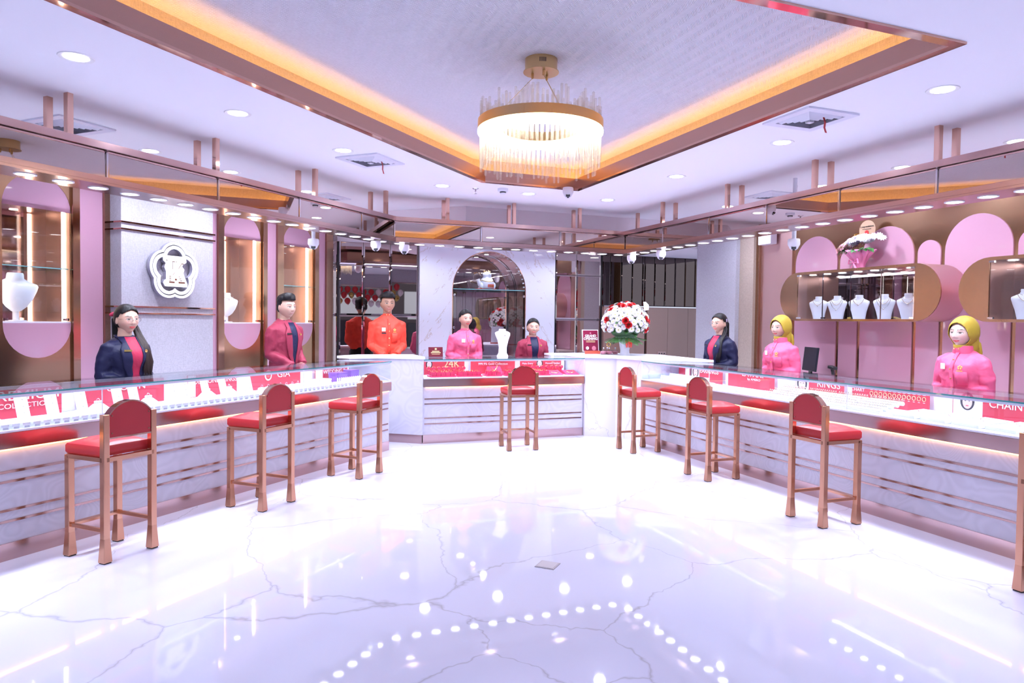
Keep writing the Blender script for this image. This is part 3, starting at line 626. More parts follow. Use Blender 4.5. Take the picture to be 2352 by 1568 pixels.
# ================================================================ CHANDELIER
CHX, CHY = 1.745, 4.08
ch = thing('crystal_chandelier', 'round brass chandelier with hanging crystal rods', 'chandelier', (CHX, CHY, 3.045))
pl_ = MB().lathe([(0.102, 0.0), (0.102, -0.075), (0.112, -0.077), (0.112, -0.082)], 40).build('ceiling_plate', M_brass, ch, True)
for k in range(6):
    a_ = radians(-118 + k * 4.2); MB().box(-0.0018, 0.0018, -0.001, 0.003, -0.045, -0.02, 0, Matrix.Rotation(a_ + pi / 2, 4, 'Z') @ Matrix.Translation((0, -0.1035, 0))).build('vent_slot', M_black, pl_)
for k, a_ in enumerate((radians(-95 + 120), radians(-95 - 120), radians(-95))):
    p0 = Vector((0.055 * cos(a_), 0.055 * sin(a_), -0.082)); p1 = Vector((0.36 * cos(a_), 0.36 * sin(a_), -0.395))
    MB().lathe([(0.008, 0), (0.008, -0.028), (0.005, -0.034)], 12, p0).build('cable_grip', M_brass, ch, True)
    MB().tube([p0 + Vector((0, 0, -0.03)), p1], 0.0018, 5).build('cable', M_brass, ch)
RC = 0.395
zb = -0.445
circ = lambda r, n=64: [(r * cos(2 * pi * i / n), r * sin(2 * pi * i / n)) for i in range(n)]
MB().ring_prism(circ(RC), circ(RC - 0.008), zb, zb + 0.058).build('outer_band', M_brass, ch, True)
MB().ring_prism(circ(0.245), circ(0.237), zb, zb + 0.058).build('inner_band', M_brass, ch, True)
MB().ring_prism(circ(RC - 0.008), circ(0.245), zb + 0.040, zb + 0.048).build('carrier_plate', M_brass, ch)
MB().ring_prism(circ(RC - 0.0), circ(0.240), zb - 0.020, zb - 0.001).build('light_ring', emitm('chandelier_led', (1.0, 0.86, 0.62), W_CHAND), ch, True)
crys = bpy.data.materials.new('crystal_rod'); crys.use_nodes = True; nt = crys.node_tree; nt.nodes.clear()
o_ = nd(crys, 'ShaderNodeOutputMaterial'); a1 = nd(crys, 'ShaderNodeMixShader'); a2_ = nd(crys, 'ShaderNodeMixShader')
tr_ = nd(crys, 'ShaderNodeBsdfTransparent'); tl = nd(crys, 'ShaderNodeBsdfTranslucent'); gl_ = nd(crys, 'ShaderNodeBsdfGlossy'); gl_.inputs['Roughness'].default_value = 0.08
tr_.inputs['Color'].default_value = (1, 0.99, 0.97, 1); tl.inputs['Color'].default_value = (1, 0.98, 0.94, 1)
fr_ = nd(crys, 'ShaderNodeLayerWeight', Blend=0.06); a1.inputs[0].default_value = 0.16
lk(crys, tr_, 'BSDF', a1, 1); lk(crys, tl, 'BSDF', a1, 2); lk(crys, fr_, 'Fresnel', a2_, 0); lk(crys, a1, 'Shader', a2_, 1); lk(crys, gl_, 'BSDF', a2_, 2); lk(crys, a2_, 'Shader', o_, 'Surface')
crng = random.Random(11); rods = {}
def rodmesh(top, bot):
    k = (round(top, 2), round(bot, 2))
    if k not in rods: rods[k] = MB().lathe([(0.004, bot), (0.0085, bot + 0.004), (0.0085, top - 0.004), (0.004, top)], 8).mesh('crystal_rod', crys, True, 50)
    return rods[k]
for r, n, z0 in ((0.375, 84, 0.30), (0.335, 66, 0.27), (0.27, 54, 0.22)):
    for i in range(n):
        a_ = 2 * pi * (i + 0.5 * (n % 4 == 2)) / n; hi = crng.choice((0.03, 0.06, 0.10, 0.13)); lo = -z0 + 0.035 + crng.choice((0.0, 0.03, 0.06, -0.03))
        obj('crystal_rod', rodmesh(zb + 0.05 + hi, zb + lo + 0.04), ch, (r * cos(a_), r * sin(a_), 0))

# ================================================================ STOOLS
def leg_mesh(top):
    mb = MB(); s, f = 0.0185, 0.0265
    def ring(z, e): return [(-e, -e, z), (e, -e, z), (e, e, z), (-e, e, z)]
    vs = ring(0.0, f) + ring(0.135, s) + ring(top, s); fs = [(3, 2, 1, 0), (8, 9, 10, 11)]
    for k in range(2):
        for i in range(4): j = (i + 1) % 4; fs.append((k * 4 + i, k * 4 + j, (k + 1) * 4 + j, (k + 1) * 4 + i))
    return mb.add(vs, fs)
def make_stool(label):
    t = thing('bar_stool', label, 'stool', group='red bar stools at the counters'); e = 0.152
    for sx in (-1, 1):
        for sy, top in ((-1, 0.838), (1, 0.588)):
            leg_mesh(top).build('leg', M_copper, t, loc=(sx * e, sy * e, 0.006), bevel=0.003)
            
    mb = MB()
    for sx in (-1, 1): mb.box(sx * e - 0.0185, sx * e + 0.0185, -e, e, 0.576, 0.600)
    for sy in (-1, 1): mb.box(-e, e, sy * e - 0.0185, sy * e + 0.0185, 0.576, 0.600)
    mb.build('seat_frame', M_copper, t)
    for sx in (-1, 1): MB().box(sx * e - 0.009, sx * e + 0.009, -e, e, 0.172, 0.196).build('foot_rail', M_copper, t, bevel=0.003)
    MB().box(-e, e, e - 0.03, e + 0.012, 0.178, 0.194).build('foot_rest', M_copper, t)
    for sx in (-1, 1):
        for sy in (-1, 1): MB().box(sx * e - 0.022, sx * e + 0.022, sy * e - 0.022, sy * e + 0.022, 0, 0.006).build('foot_pad', M_black, t)
    # cushion: a crowned pad with rounded edges
    mb = MB(); n = 16; hw = 0.160; y0, y1 = -0.128, 0.176
    def P(u, v, z, inset):
        x = (-hw + inset) + (2 * hw - 2 * inset) * u; y = (y0 + inset) + (y1 - y0 - 2 * inset) * v; return (x, y, z)
    rows = []
    levels = [(0.601, 0.006), (0.612, 0.0), (0.648, 0.0), (0.660, 0.006)]
    per = [(i / n, 0) for i in range(n)] + [(1, i / n) for i in range(n)] + [(1 - i / n, 1) for i in range(n)] + [(0, 1 - i / n) for i in range(n)]
    vs = []
    for z, ins in levels: vs += [P(u, v, z + (0.008 * sin(pi * u) * (v > 0.5) if z > 0.64 else 0), ins) for u, v in per]
    m_ = len(per); fs = []
    for k in range(3):
        for i in range(m_): j = (i + 1) % m_; fs.append((k * m_ + i, k * m_ + j, (k + 1) * m_ + j, (k + 1) * m_ + i))
    o_ = len(vs)
    for j in range(n + 1):
        for i in range(n + 1):
            u, v = i / n, j / n; cr = (sin(pi * u) * sin(pi * v)) ** 0.5 if 0 < u < 1 and 0 < v < 1 else 0
            vs.append(P(u, v, 0.660 + 0.026 * cr + (0.008 * sin(pi * u) if v > 0.5 else 0) * (1 if cr == 0 else 1), 0.006))
    for j in range(n):
        for i in range(n): a = o_ + j * (n + 1) + i; fs.append((a, a + 1, a + n + 2, a + n + 1))
    fs.append(tuple(reversed(range(m_)))); mb.add(vs, fs); mb.build('seat_cushion', M_red, t, True, 60)
    # arched backrest: red shell in a copper hoop
    def arch(hw_, zs, za, n_=18):
        rise = za - zs; R_ = (hw_ * hw_ + rise * rise) / (2 * rise); cz = za - R_; a0 = math.asin(hw_ / R_)
        return [(R_ * sin(a0 - 2 * a0 * i / n_), cz + R_ * cos(a0 - 2 * a0 * i / n_)) for i in range(n_ + 1)]
    body = [(0.132, 0.712)] + arch(0.132, 0.842, 0.908) + [(-0.132, 0.712)]
    front(body, -0.166, -0.142, MB()).build('backrest', M_redback, t)
    front([(0.128, 0.716)] + arch(0.128, 0.838, 0.900) + [(-0.128, 0.716)], -0.141, -0.118, MB()).build('back_pad', M_red, t, bevel=0.006)
    ar = arch(0.136, 0.845, 0.916); hoop_o = ar; hoop_i = arch(0.131, 0.839, 0.908)
    mb = MB(); vs = []
    for (x, z), (xi, zi) in zip(hoop_o, hoop_i): vs += [(x, -0.170, z), (x, -0.128, z), (xi, -0.170, zi), (xi, -0.128, zi)]
    fs = []
    for i in range(len(hoop_o) - 1): a = 4 * i; fs += [(a, a + 4, a + 5, a + 1), (a + 2, a + 3, a + 7, a + 6), (a, a + 2, a + 6, a + 4), (a + 1, a + 5, a + 7, a + 3)]
    mb.add(vs, fs); mb.build('back_hoop', M_copper_p, t)
    MB().box(-0.134, 0.134, -0.168, -0.128, 0.702, 0.712).build('back_rail', M_copper_p, t)
    for sx in (-1, 1):
        for z in (0.735, 0.835):
            MB().lathe([(0.0045, 0), (0.0045, 0.003)], 8, (0, 0, 0), 0, Matrix.Translation((sx * 0.118, -0.166, z)) @ Matrix.Rotation(pi / 2, 4, 'X')).build('screw', M_bronze_p, t)
    return t
st = [('L', 2.796, -0.354, 0, 'red bar stool nearest on the left, before the emblem wall'), ('L', 4.00, -0.36, 1, 'red bar stool in the middle of the left counter'), ('L', 5.16, -0.36, 0, 'red bar stool at the far end of the left counter'),
      ('C', 2.83, -0.53, -4, 'red bar stool alone at the centre counter'),
      ('R', -6.60, -0.27, 0, 'red bar stool at the marble corner of the right counter'), ('R', -5.255, -0.315, 0, 'red bar stool second from the marble corner on the right'),
      ('R', -3.825, -0.43, 0, 'red bar stool nearest in full view on the right'), ('R', -2.29, -0.31, 0, 'red bar stool cut off by the right edge of the view')]
stool0 = None
for fr, s, off, a, lab in st:
    p = fw(fr, (s, off, 0)); rz = FRAMES[fr][1] + radians(a)
    if stool0 is None: stool0 = make_stool(lab); stool0.location = p; stool0.rotation_euler = (0, 0, rz)
    else: copy_tree(stool0, p, rz, lab)
t = thing('floor_socket', 'grey metal socket cover let into the marble floor', 'floor socket', (1.63, 3.62, 0), radians(45))
MB().box(-0.058, 0.058, -0.058, 0.058, 0.0, 0.004).build('cover', mat('grey_steel', (0.42, 0.40, 0.44), 0.35, 0.6), t, bevel=0.001)
MB().box(-0.05, 0.05, -0.05, 0.05, 0.004, 0.0052).build('lid', mat('grey_steel_lid', (0.5, 0.48, 0.52), 0.4, 0.6), t)
# cameras under the canopy and on poles
for fr, s_, off_, face, lab, pole in (('L', 6.35, 0.27, radians(60), 'white dome camera under the left canopy near its far corner', 0.0), ('C', 1.70, 0.20, radians(-60), 'white dome camera under the canopy at the left corner of the centre', 0.0),
        ('R', -7.72, 0.27, radians(50), 'white dome camera under the canopy at the marble corner', 0.0), ('R', -7.05, 0.27, radians(40), 'white dome camera under the right canopy, second from the corner', 0.0),
        ('R', -5.30, 0.62, radians(20), 'white dome camera on a pole beside the flower basket', 0.58), ('L', 5.75, 0.62, radians(40), 'white dome camera on a pole before the third niche', 0.58)):
    p = fw(fr, (s_, off_, 2.26)); dome_camera(p[0], p[1], ZC if pole else p[2] - 0.010, face, lab, pole)
# ================================================================ EMBLEM
em = thing('flower_emblem', 'white five-petal emblem with a letter K on the woven pillar', 'emblem', (4.832, 1.58, 1.838), 0, None, 'L')
def lobes(c, r, n=100):
    out = []
    for i in range(n):
        th = 2 * pi * i / n; best = 0
        for k in range(5):
            a = pi / 2 + 2 * pi * k / 5; cx, cy = c * cos(a), c * sin(a); b = cx * cos(th) + cy * sin(th); q = b * b - (c * c - r * r)
            if q >= 0: best = max(best, b + sqrt(q))
        out.append((best * cos(th), best * sin(th)))
    return out
M_sign = mat('sign_face_white', (0.93, 0.93, 0.95), 0.4, emit=(1, 1, 1), estr=0.4); M_signside = mat('sign_return', (0.35, 0.33, 0.42), 0.4)
for nm, r0, r1 in (('outer_petal_band', 0.161, 0.138), ('inner_petal_band', 0.127, 0.096)):
    MB().ring_prism(lobes(0.118, r0), lobes(0.118, r1), 0.050, 0.058, 0, YZ).build(nm, M_sign, em)
    MB().ring_prism(lobes(0.118, r0 - 0.001), lobes(0.118, r1 + 0.001), 0.012, 0.050, 0, YZ).build('return', M_signside, em)
KP = [(-29, 32), (27, 32), (28, 20), (20, 16), (17, 11), (23, 5), (20, -3), (31, -26), (30, -32), (-24, -32), (-28, -25), (-26, -20), (-21, -17), (-21, -2), (-25, 7), (-22, 16), (-28, 21)]
KP = [(x * 0.0046, z * 0.0046) for x, z in KP][::-1]
kl = front(KP, -0.060, -0.050, MB()).build('letter', M_sign, em); kl['label'] = 'white slab-serif letter K'
front([(x * 0.99, z * 0.99) for x, z in KP], -0.050, -0.012, MB()).build('return', M_signside, em)
def kbar(x0, z0, x1, z1, w):
    a, b = Vector((x0, z0)) * 0.0046, Vector((x1, z1)) * 0.0046; d = (b - a).normalized(); nn = Vector((-d.y, d.x)) * w * 0.0023
    front([tuple(a - nn), tuple(b - nn), tuple(b + nn), tuple(a + nn)], -0.0615, -0.060, MB()).build('letter_inlay', M_bronze_p, kl)
for a in ((-15, -23, -2, -23, 3.2), (8, -23, 24, -23, 3.2), (-15, -19, -10, -19, 1.2), (-15, -15, -10, -15, 1.2), (-15, -11, -10, -11, 1.2), (12, -19, 17, -19, 1.2), (10, -15, 15, -15, 1.2), (8, -11, 12, -11, 1.2),
          (-7, 20, -7, 4, 1.0), (-7, 20, -1, 20, 1.6), (-22, 22, -19, 22, 1.4), (8, 6, 15, 16, 1.0), (15, 17, 21, 17, 1.8), (1, 20, 4, 20, 1.2), (-6, -8, -1, -2, 0.8), (-1, -17, 4, -17, 3.5)): kbar(*a)

# ================================================================ BUSTS AND JEWELLERY
def loft(secs, n=24):       # secs: (z, half width, half depth, y shift)
    mb = MB(); vs = []
    for z, a, b, dy in secs: vs += [(a * cos(2 * pi * i / n), dy + b * sin(2 * pi * i / n), z) for i in range(n)]
    fs = [tuple(reversed(range(n))), tuple((len(secs) - 1) * n + i for i in range(n))]
    for k in range(len(secs) - 1):
        for i in range(n): j = (i + 1) % n; fs.append((k * n + i, k * n + j, (k + 1) * n + j, (k + 1) * n + i))
    return mb.add(vs, fs)
BUST = [(0.0, 0.25, 0.10, 0.06), (0.06, 0.26, 0.10, 0.05), (0.30, 0.31, 0.11, 0.01), (0.55, 0.39, 0.12, -0.02), (0.68, 0.43, 0.12, 0.0), (0.74, 0.42, 0.11, 0.02), (0.79, 0.32, 0.10, 0.03), (0.84, 0.20, 0.10, 0.03), (0.90, 0.155, 0.10, 0.03), (0.97, 0.16, 0.11, 0.03), (1.0, 0.145, 0.10, 0.03)]
BUST2 = [(0.0, 0.20, 0.16, 0), (0.02, 0.20, 0.16, 0), (0.03, 0.06, 0.05, 0.02), (0.20, 0.06, 0.05, 0.02), (0.22, 0.10, 0.08, 0.0), (0.30, 0.20, 0.11, -0.02), (0.45, 0.31, 0.13, -0.03), (0.62, 0.40, 0.14, -0.01), (0.72, 0.44, 0.13, 0.01), (0.77, 0.42, 0.12, 0.03), (0.82, 0.28, 0.11, 0.04), (0.88, 0.17, 0.11, 0.04), (0.97, 0.16, 0.11, 0.03), (1.0, 0.145, 0.10, 0.03)]
def chain(w, top, drop, yf, h, n=18):
    return [(w * (2 * i / n - 1), yf - 0.02 * h * sin(pi * i / n), top - drop * (1 - (2 * i / n - 1) ** 2) ** 0.8 if abs(2 * i / n - 1) < 1 else top) for i in range(n + 1)]
def bust(name, label, loc, rot, h, fr, kind=BUST, chains=2, group=None, pend=True, m=None):
    t = thing(name, label, 'necklace bust', loc, rot, group, fr)
    loft([(z * h, a * h * 0.95, b * h, dy * h) for z, a, b, dy in kind]).build('bust', m or M_velvet, t, True, 60)
    for k in range(chains):
        wd, tp, dr = (0.17 + 0.045 * k) * h, (0.865 - 0.03 * k) * h, (0.08 + 0.15 * k) * h
        c = MB().tube(chain(wd, tp, dr, -0.105 * h - 0.006, h), 0.0026 if h < 0.3 else 0.003, 5).build('necklace', M_silver if k % 2 == 0 else mat('pale_gold', (0.85, 0.68, 0.5), 0.2, 1), t, True)
        if pend and k == chains - 1:
            MB().ball((0, -0.125 * h - 0.006, tp - dr - 0.008), (0.007, 0.004, 0.010), 8, 6).build('pendant', M_silver, c, True)
    return t
bust('necklace_bust', 'large white necklace bust in the niche at the left edge', (3.60, 1.90, 1.348), radians(-12), 0.40, 'L', BUST2, 0)
bust('necklace_bust', 'white necklace bust in the niche right of the emblem', (5.86, 1.93, 1.348), radians(-14), 0.33, 'L', BUST2, 1)
bust('necklace_bust', 'slim white necklace bust standing on the centre counter glass', (2.995, 0.45, 0.9551), radians(14), 0.345, 'C', [(0.0, 0.24, 0.16, 0.0), (0.05, 0.23, 0.15, 0), (0.14, 0.17, 0.12, -0.0), (0.35, 0.17, 0.11, -0.01), (0.6, 0.24, 0.12, -0.02), (0.78, 0.33, 0.13, 0.0), (0.86, 0.34, 0.12, 0.02), (0.90, 0.26, 0.11, 0.03), (0.93, 0.15, 0.10, 0.03), (0.98, 0.14, 0.10, 0.03), (1.0, 0.12, 0.09, 0.03)], 1)
# pill-shaped wall cases
def pill_h(x0, x1, z0, z1, n=16):
    r = (z1 - z0) / 2; c = (z0 + z1) / 2; return arc(x1 - r, c, r, -90, 90, n) + arc(x0 + r, c, r, 90, 270, n)
def pill_case(x0, label, n_doors):
    x1 = x0 + 1.965; xm = (x0 + x1) / 2; t = thing('wall_display_case', label, 'display case', (xm, 1.40, 0), 0, None, 'R')
    z0, z1 = 1.440, 1.972; P = pill_h(x0 - xm, x1 - xm, z0, z1); w_ = 0.722
    q0, q1 = 1.462, 1.944
    inn = []
    for x, z in P:
        xx = max(-w_, min(w_, x)); zz = q1 if z > (z0 + z1) / 2 else q0
        if abs(x) > w_:
            a = atan2(z - (z0 + z1) / 2, abs(x) - w_); zz = (z0 + z1) / 2 + (q1 - q0) / 2 * max(-1, min(1, a / radians(60)))
        inn.append((xx, zz))
    MB().ring_prism(P, inn, -0.012, 0.0, 0, YZ).build('face_plate', M_bronze, t)
    P2 = pill_h(x0 - xm + 0.008, x1 - xm - 0.008, z0 + 0.008, z1 - 0.008)
    MB().ring_prism(P, P2, -0.348, -0.012, 0, YZ).build('shell', M_rosepink, t, True)
    MB().box(-w_, w_, 0.30, 0.31, q0, q1).build('back_mirror', M_mirror, t)
    MB().box(-w_, w_, 0.012, 0.30, q0 - 0.008, q0).build('base_board', M_white, t)
    MB().box(-w_, w_, 0.012, 0.30, q1, q1 + 0.008).build('head_board', M_rose, t)
    for s in (-1, 1): MB().box(s * w_ - 0.004, s * w_ + 0.004, 0.012, 0.30, q0, q1).build('side_board', brushed('case_copper', (0.78, 0.5, 0.4), 0.3, 2, 0.05), t)
    for k in range(7):
        o = obj('case_spot', ring_m, t, (-0.6 + 0.2 * k, 0.10, q1 - 0.004)); o.scale = (0.7, 0.7, 1); obj('spot_lens', lens_m, o)
    areal('case_lamp', t, (0, 0.09, q1 - 0.014), 1.3, 3.2, COOL, 160, (radians(18), 0, 0), 0.06, 'RECTANGLE')
    dw = 2 * w_ / n_doors
    for k in range(n_doors):
        d = MB().box(-w_ + k * dw + 0.003, -w_ + (k + 1) * dw - 0.003, 0.002, 0.007, q0 + 0.003, q1 - 0.003).build('glass_door', M_glass, t)
        if k: MB().box(-w_ + k * dw - 0.003, -w_ + k * dw + 0.003, 0.0, 0.009, q0, q1).build('door_edge', M_chrome, t)
    for k, x in ((0, -w_ + 0.02), (1, w_ - 0.02), (2, -w_ + dw * 1.03), (3, -w_ + dw * 2.0)):
        for z in ((q0 + 0.01, q1 - 0.01) if k < 2 else (q0 + 0.01,)): MB().box(x - 0.022, x + 0.022, -0.006, 0.014, z - 0.008, z + 0.008).build('hinge', M_chrome, t)
    return t
pill_case(-6.332, 'pill-shaped bronze wall case holding five necklace busts', 4)
pill_case(-4.206, 'pill-shaped bronze wall case cut off by the right edge', 4)
for k, (s_, lab) in enumerate(((-5.90, 'first white bust from the left in the pill-shaped case, short necklace'), (-5.645, 'second white bust in the pill-shaped case, beaded bib necklace'), (-5.365, 'third white bust in the pill-shaped case, round pendant'),
                               (-5.065, 'fourth white bust in the pill-shaped case, triple pearl strands'), (-4.80, 'fifth white bust in the pill-shaped case, beside its right end'), (-3.74, 'white bust with a long pendant in the case at the right edge'))):
    bust('necklace_bust', lab, (s_, 1.54, 1.4622), radians(28), 0.245, 'R', BUST, 3 if k in (1, 3) else 2, 'white busts in the pill-shaped wall cases')

# ================================================================ COUNTER SIGNS
M_skin_print = mat('print_skin', (0.85, 0.62, 0.56), 0.5); M_dark_print = mat('print_dark', (0.05, 0.04, 0.05), 0.5); M_pale = mat('print_pale', (0.90, 0.88, 0.9), 0.5)
def face_print(parent, x, z, s, y=-0.0052, hair=True):
    if hair: front([(x + 0.62 * s * cos(a), z + 0.75 * s * sin(a)) for a in [2 * pi * k / 20 for k in range(20)]], y, y + 0.0004, MB()).build('print', M_dark_print, parent)
    front([(x + 0.42 * s * cos(a), z - 0.05 * s + 0.58 * s * sin(a)) for a in [2 * pi * k / 20 for k in range(20)]], y - 0.0005, y, MB()).build('print', M_skin_print, parent)
    front([(x + 0.14 * s * cos(a), z - 0.36 * s + 0.05 * s * sin(a)) for a in [2 * pi * k / 10 for k in range(10)]], y - 0.0009, y - 0.0005, MB()).build('print', mat('print_lip', (0.7, 0.12, 0.14), 0.5), parent)
    for sx in (-1, 1): front([(x + sx * 0.17 * s + 0.07 * s * cos(a), z + 0.04 * s + 0.035 * s * sin(a)) for a in [2 * pi * k / 8 for k in range(8)]], y - 0.0009, y - 0.0005, MB()).build('print', M_dark_print, parent)
def sign(fr, x0, x1, y, z0, z1, label, lines, m=None, faces=(), pale=None, lean=0.0):
    xm = (x0 + x1) / 2; t = thing('display_sign', label, 'sign', (xm, y, z0), 0, None, fr); h = z1 - z0; w_ = (x1 - x0) / 2
    MB().box(-w_, w_, -0.004, 0.004, 0, h).build('panel', m or M_poster, t)
    if pale: MB().box(pale[0] - xm, pale[1] - xm, -0.0048, -0.004, 0.004, h - 0.004).build('pale_print', M_pale, t)
    for (tx, size, xx, zz, col, sx) in lines: text(tx, size, t, (xx - xm, -0.006, zz - z0), m=col, sx=sx)
    for (xx, zz, s) in faces: face_print(t, xx - xm, zz - z0, s)
    return t
ZS, ZT = 0.7455, 0.928
sign('L', 2.05, 3.05, 0.49, ZS, ZT, 'red counter sign reading Premium Collections', [('PREMIUM', 0.088, 2.81, 0.885, M_text, 1.25), ('COLLECTIONS', 0.046, 2.83, 0.822, M_text, 1.2)])
sign('L', 3.175, 3.85, 0.49, ZS, ZT, 'red counter sign reading Crown', [('CROWN', 0.062, 3.53, 0.878, M_text, 1.3)])
sign('L', 4.07, 4.59, 0.49, ZS, ZT, 'red counter sign reading Diamond Rings', [('DIAMOND RINGS', 0.056, 4.36, 0.868, M_text, 1.05)], pale=(3.90 + 0.175, 4.15))
sg = sign('L', 4.735, 5.405, 0.49, ZS, ZT, 'red counter sign with a round white shield and three large letters', [('GIA', 0.085, 5.17, 0.868, M_text, 1.25)])
front([(-0.10 + 0.045 * cos(radians(a)) - 0.0, 0.125 + 0.05 * sin(radians(a))) for a in range(0, 360, 24)], -0.006, -0.004, MB()).build('shield', M_text, sg)
front([(-0.10 + 0.032 * cos(radians(a)), 0.125 + 0.036 * sin(radians(a))) for a in range(0, 360, 24)], -0.0072, -0.006, MB()).build('shield_inset', M_poster, sg)
sign('L', 5.63, 6.15, 0.49, ZS, ZT, 'red counter sign reading Wedding', [('WEDDING R', 0.056, 5.93, 0.848, M_text, 1.15)], pale=(5.63, 5.74))
sign('C', 2.00, 2.505, 0.46, ZS, ZT, 'dark red counter sign reading 24K', [('24K', 0.13, 2.345, 0.872, M_tgold, 0.95)], faces=((2.065, 0.872, 0.066),))
sign('C', 2.585, 3.165, 0.46, ZS, ZT, 'dark red counter sign reading 999.9% Gold Collection', [('999.9% Gold Collection', 0.040, 2.875, 0.868, M_text, 1.0)])
sign('C', 3.235, 3.80, 0.46, ZS, ZT, 'dark red counter sign reading Make Every Moment Golden', [('Make Every', 0.032, 3.335, 0.868, M_text, 1.0), ('Moment Golden', 0.032, 3.68, 0.868, M_text, 0.95)], faces=((3.50, 0.868, 0.072),))
sign('R', -6.93, -6.72, 0.47, ZS, ZT, 'small red counter sign with a white photo at the marble corner', [], pale=(-6.80, -6.72))
sign('R', -6.72 + 0.02, -6.16, 0.49, ZS, ZT, 'red counter sign reading Earrings', [('EARRINGS', 0.068, -6.385, 0.868, M_text, 1.05)], pale=(-6.70, -6.56), faces=((-6.63, 0.85, 0.09),))
sign('R', -6.06, -5.375, 0.49, ZS, ZT, 'red counter sign with two white lines between the earrings and rings signs', [('LAVANI', 0.078, -5.68, 0.888, M_text, 1.2), ('by AMERO', 0.032, -5.66, 0.838, M_text, 1.3)])
sign('R', -5.09, -4.535, 0.49, ZS, ZT, 'red counter sign reading Rings with a hand print', [('RINGS', 0.085, -4.70, 0.872, M_text, 1.1)], pale=(-5.085, -4.93), faces=((-5.01, 0.86, 0.10),))
sg = sign('R', -4.445, -3.735, 0.49, ZS, ZT, 'red counter sign reading Ring Size Chart', [('RING SIZE', 0.036, -4.36, 0.895, M_text, 1.15), ('CHART', 0.036, -4.385, 0.862, M_text, 1.15)])
for k in range(12):
    MB().tube([(-0.16 + 0.043 * k + 0.014 * cos(a), -0.0055, 0.10 + 0.016 * sin(a)) for a in [2 * pi * q / 12 for q in range(12)]], 0.0022, 5, closed=True).build('ring_print', M_tgold, sg)
    MB().box(-0.172 + 0.043 * k, -0.148 + 0.043 * k, -0.0052, -0.004, 0.128, 0.134).build('size_print', M_pale, sg); MB().box(-0.168 + 0.043 * k, -0.152 + 0.043 * k, -0.0052, -0.004, 0.07, 0.074).build('size_print', M_pale, sg)
sign('R', -3.55, -2.55, 0.49, ZS, ZT, 'red counter sign reading Chain Bracelets with a photo', [('CHAIN BRACELETS', 0.072, -2.98, 0.868, M_text, 1.0)], pale=(-3.545, -3.33), faces=((-3.44, 0.87, 0.085),))

# ================================================================ LEFT COUNTER DISPLAYS
ZD = 0.7452
def place(me, name, label, cat, fr, x, y, z, rz=0.0, group=None, parts=()):
    if parts:
        t = thing(name, label, cat, (x, y, z), rz, group, fr)
        for nm, m2 in parts: obj(nm, m2, t)
        return t
    o = obj(name, me); o.location = fw(fr, (x, y, z)); o.rotation_euler = (0, 0, FRAMES[fr][1] + rz); return tag(o, label, cat, group)
pad = MB().prism([(-0.021, 0.0), (0.021, 0.0), (0.016, 0.016), (-0.016, 0.016)], -0.03, 0.03, 0, YZ)
pad.box(-0.021, 0.021, -0.026, 0.03, 0.016, 0.030)
pad_m = pad.mesh('ring_pad', M_velvet)
slot_m = MB().box(-0.014, 0.014, -0.0306, -0.030, 0.002, 0.013).mesh('slot', mat('pad_slot_grey', (0.42, 0.42, 0.5), 0.6))
s_ = 2.2
while s_ < 5.75:
    place(None, 'ring_pad', 'small white ring pad in the front row of the left counter', 'ring pad', 'L', s_, 0.062, ZD, 0, 'ring pads along the left counter', (('pad', pad_m), ('slot', slot_m))); s_ += 0.0585
tray_m = MB().box(-0.14, 0.14, -0.085, 0.085, 0, 0.018).mesh('tray', M_velvet)
jew = MB(); jr = random.Random(5)
for i in range(7):
    for j in range(3):
        jew.tube([(-0.115 + 0.038 * i + 0.009 * cos(a), -0.05 + 0.048 * j, 0.024 + 0.009 * sin(a)) for a in [2 * pi * q / 8 for q in range(8)]], 0.0018, 4, closed=True)
jew_m = jew.mesh('rings', M_silver, True)
k = 0
ords = ['first', 'second', 'third', 'fourth', 'fifth', 'sixth', 'seventh', 'eighth', 'ninth', 'tenth', 'eleventh', 'twelfth', 'thirteenth']
for k in range(11):
    place(None, 'jewellery_tray', ords[k] + ' white ring tray from the left edge in the left counter', 'jewellery tray', 'L', 2.35 + 0.31 * k, 0.19, ZD, 0, 'white trays in the left counter', (('tray', tray_m), ('rings', jew_m)))
bd = MB().box(-0.042, 0.042, -0.004, 0.004, 0, 0.165, 0, Matrix.Rotation(radians(-14), 4, 'X')); bd.box(-0.03, 0.03, 0.0, 0.05, 0, 0.006); bd_m = bd.mesh('board', M_velvet)
jb = MB()
for i in range(3): jb.ball((0, -0.008 + 0.022 * (0.05 + 0.04 * i) / 0.1, 0.05 + 0.04 * i), 0.004, 6, 4)
jb_m = jb.mesh('studs', M_silver)
for k, x in enumerate((2.70, 2.88, 3.075, 3.34, 3.465, 3.80, 3.905, 4.10, 4.28, 4.56)):
    place(None, 'earring_board', ords[k] + ' upright white earring board from the left edge', 'jewellery board', 'L', x, 0.30, ZD + 0.001, radians(10), 'upright boards in the left counter', (('board', bd_m), ('studs', jb_m)))
hump = loft([(0, 0.085, 0.05, 0), (0.012, 0.085, 0.05, 0), (0.03, 0.06, 0.04, 0), (0.048, 0.035, 0.03, 0), (0.055, 0.02, 0.018, 0)], 16)
for dx in (-0.02, 0, 0.02): hump.ball((dx, 0, 0.062), 0.010, 8, 6)
hump_m = hump.mesh('mount', M_velvet, True, 60)
ring1_m = MB().tube([(0.011 * cos(a), 0, 0.075 + 0.011 * sin(a)) for a in [2 * pi * q / 10 for q in range(10)]], 0.002, 4, closed=True).mesh('ring', M_silver, True)
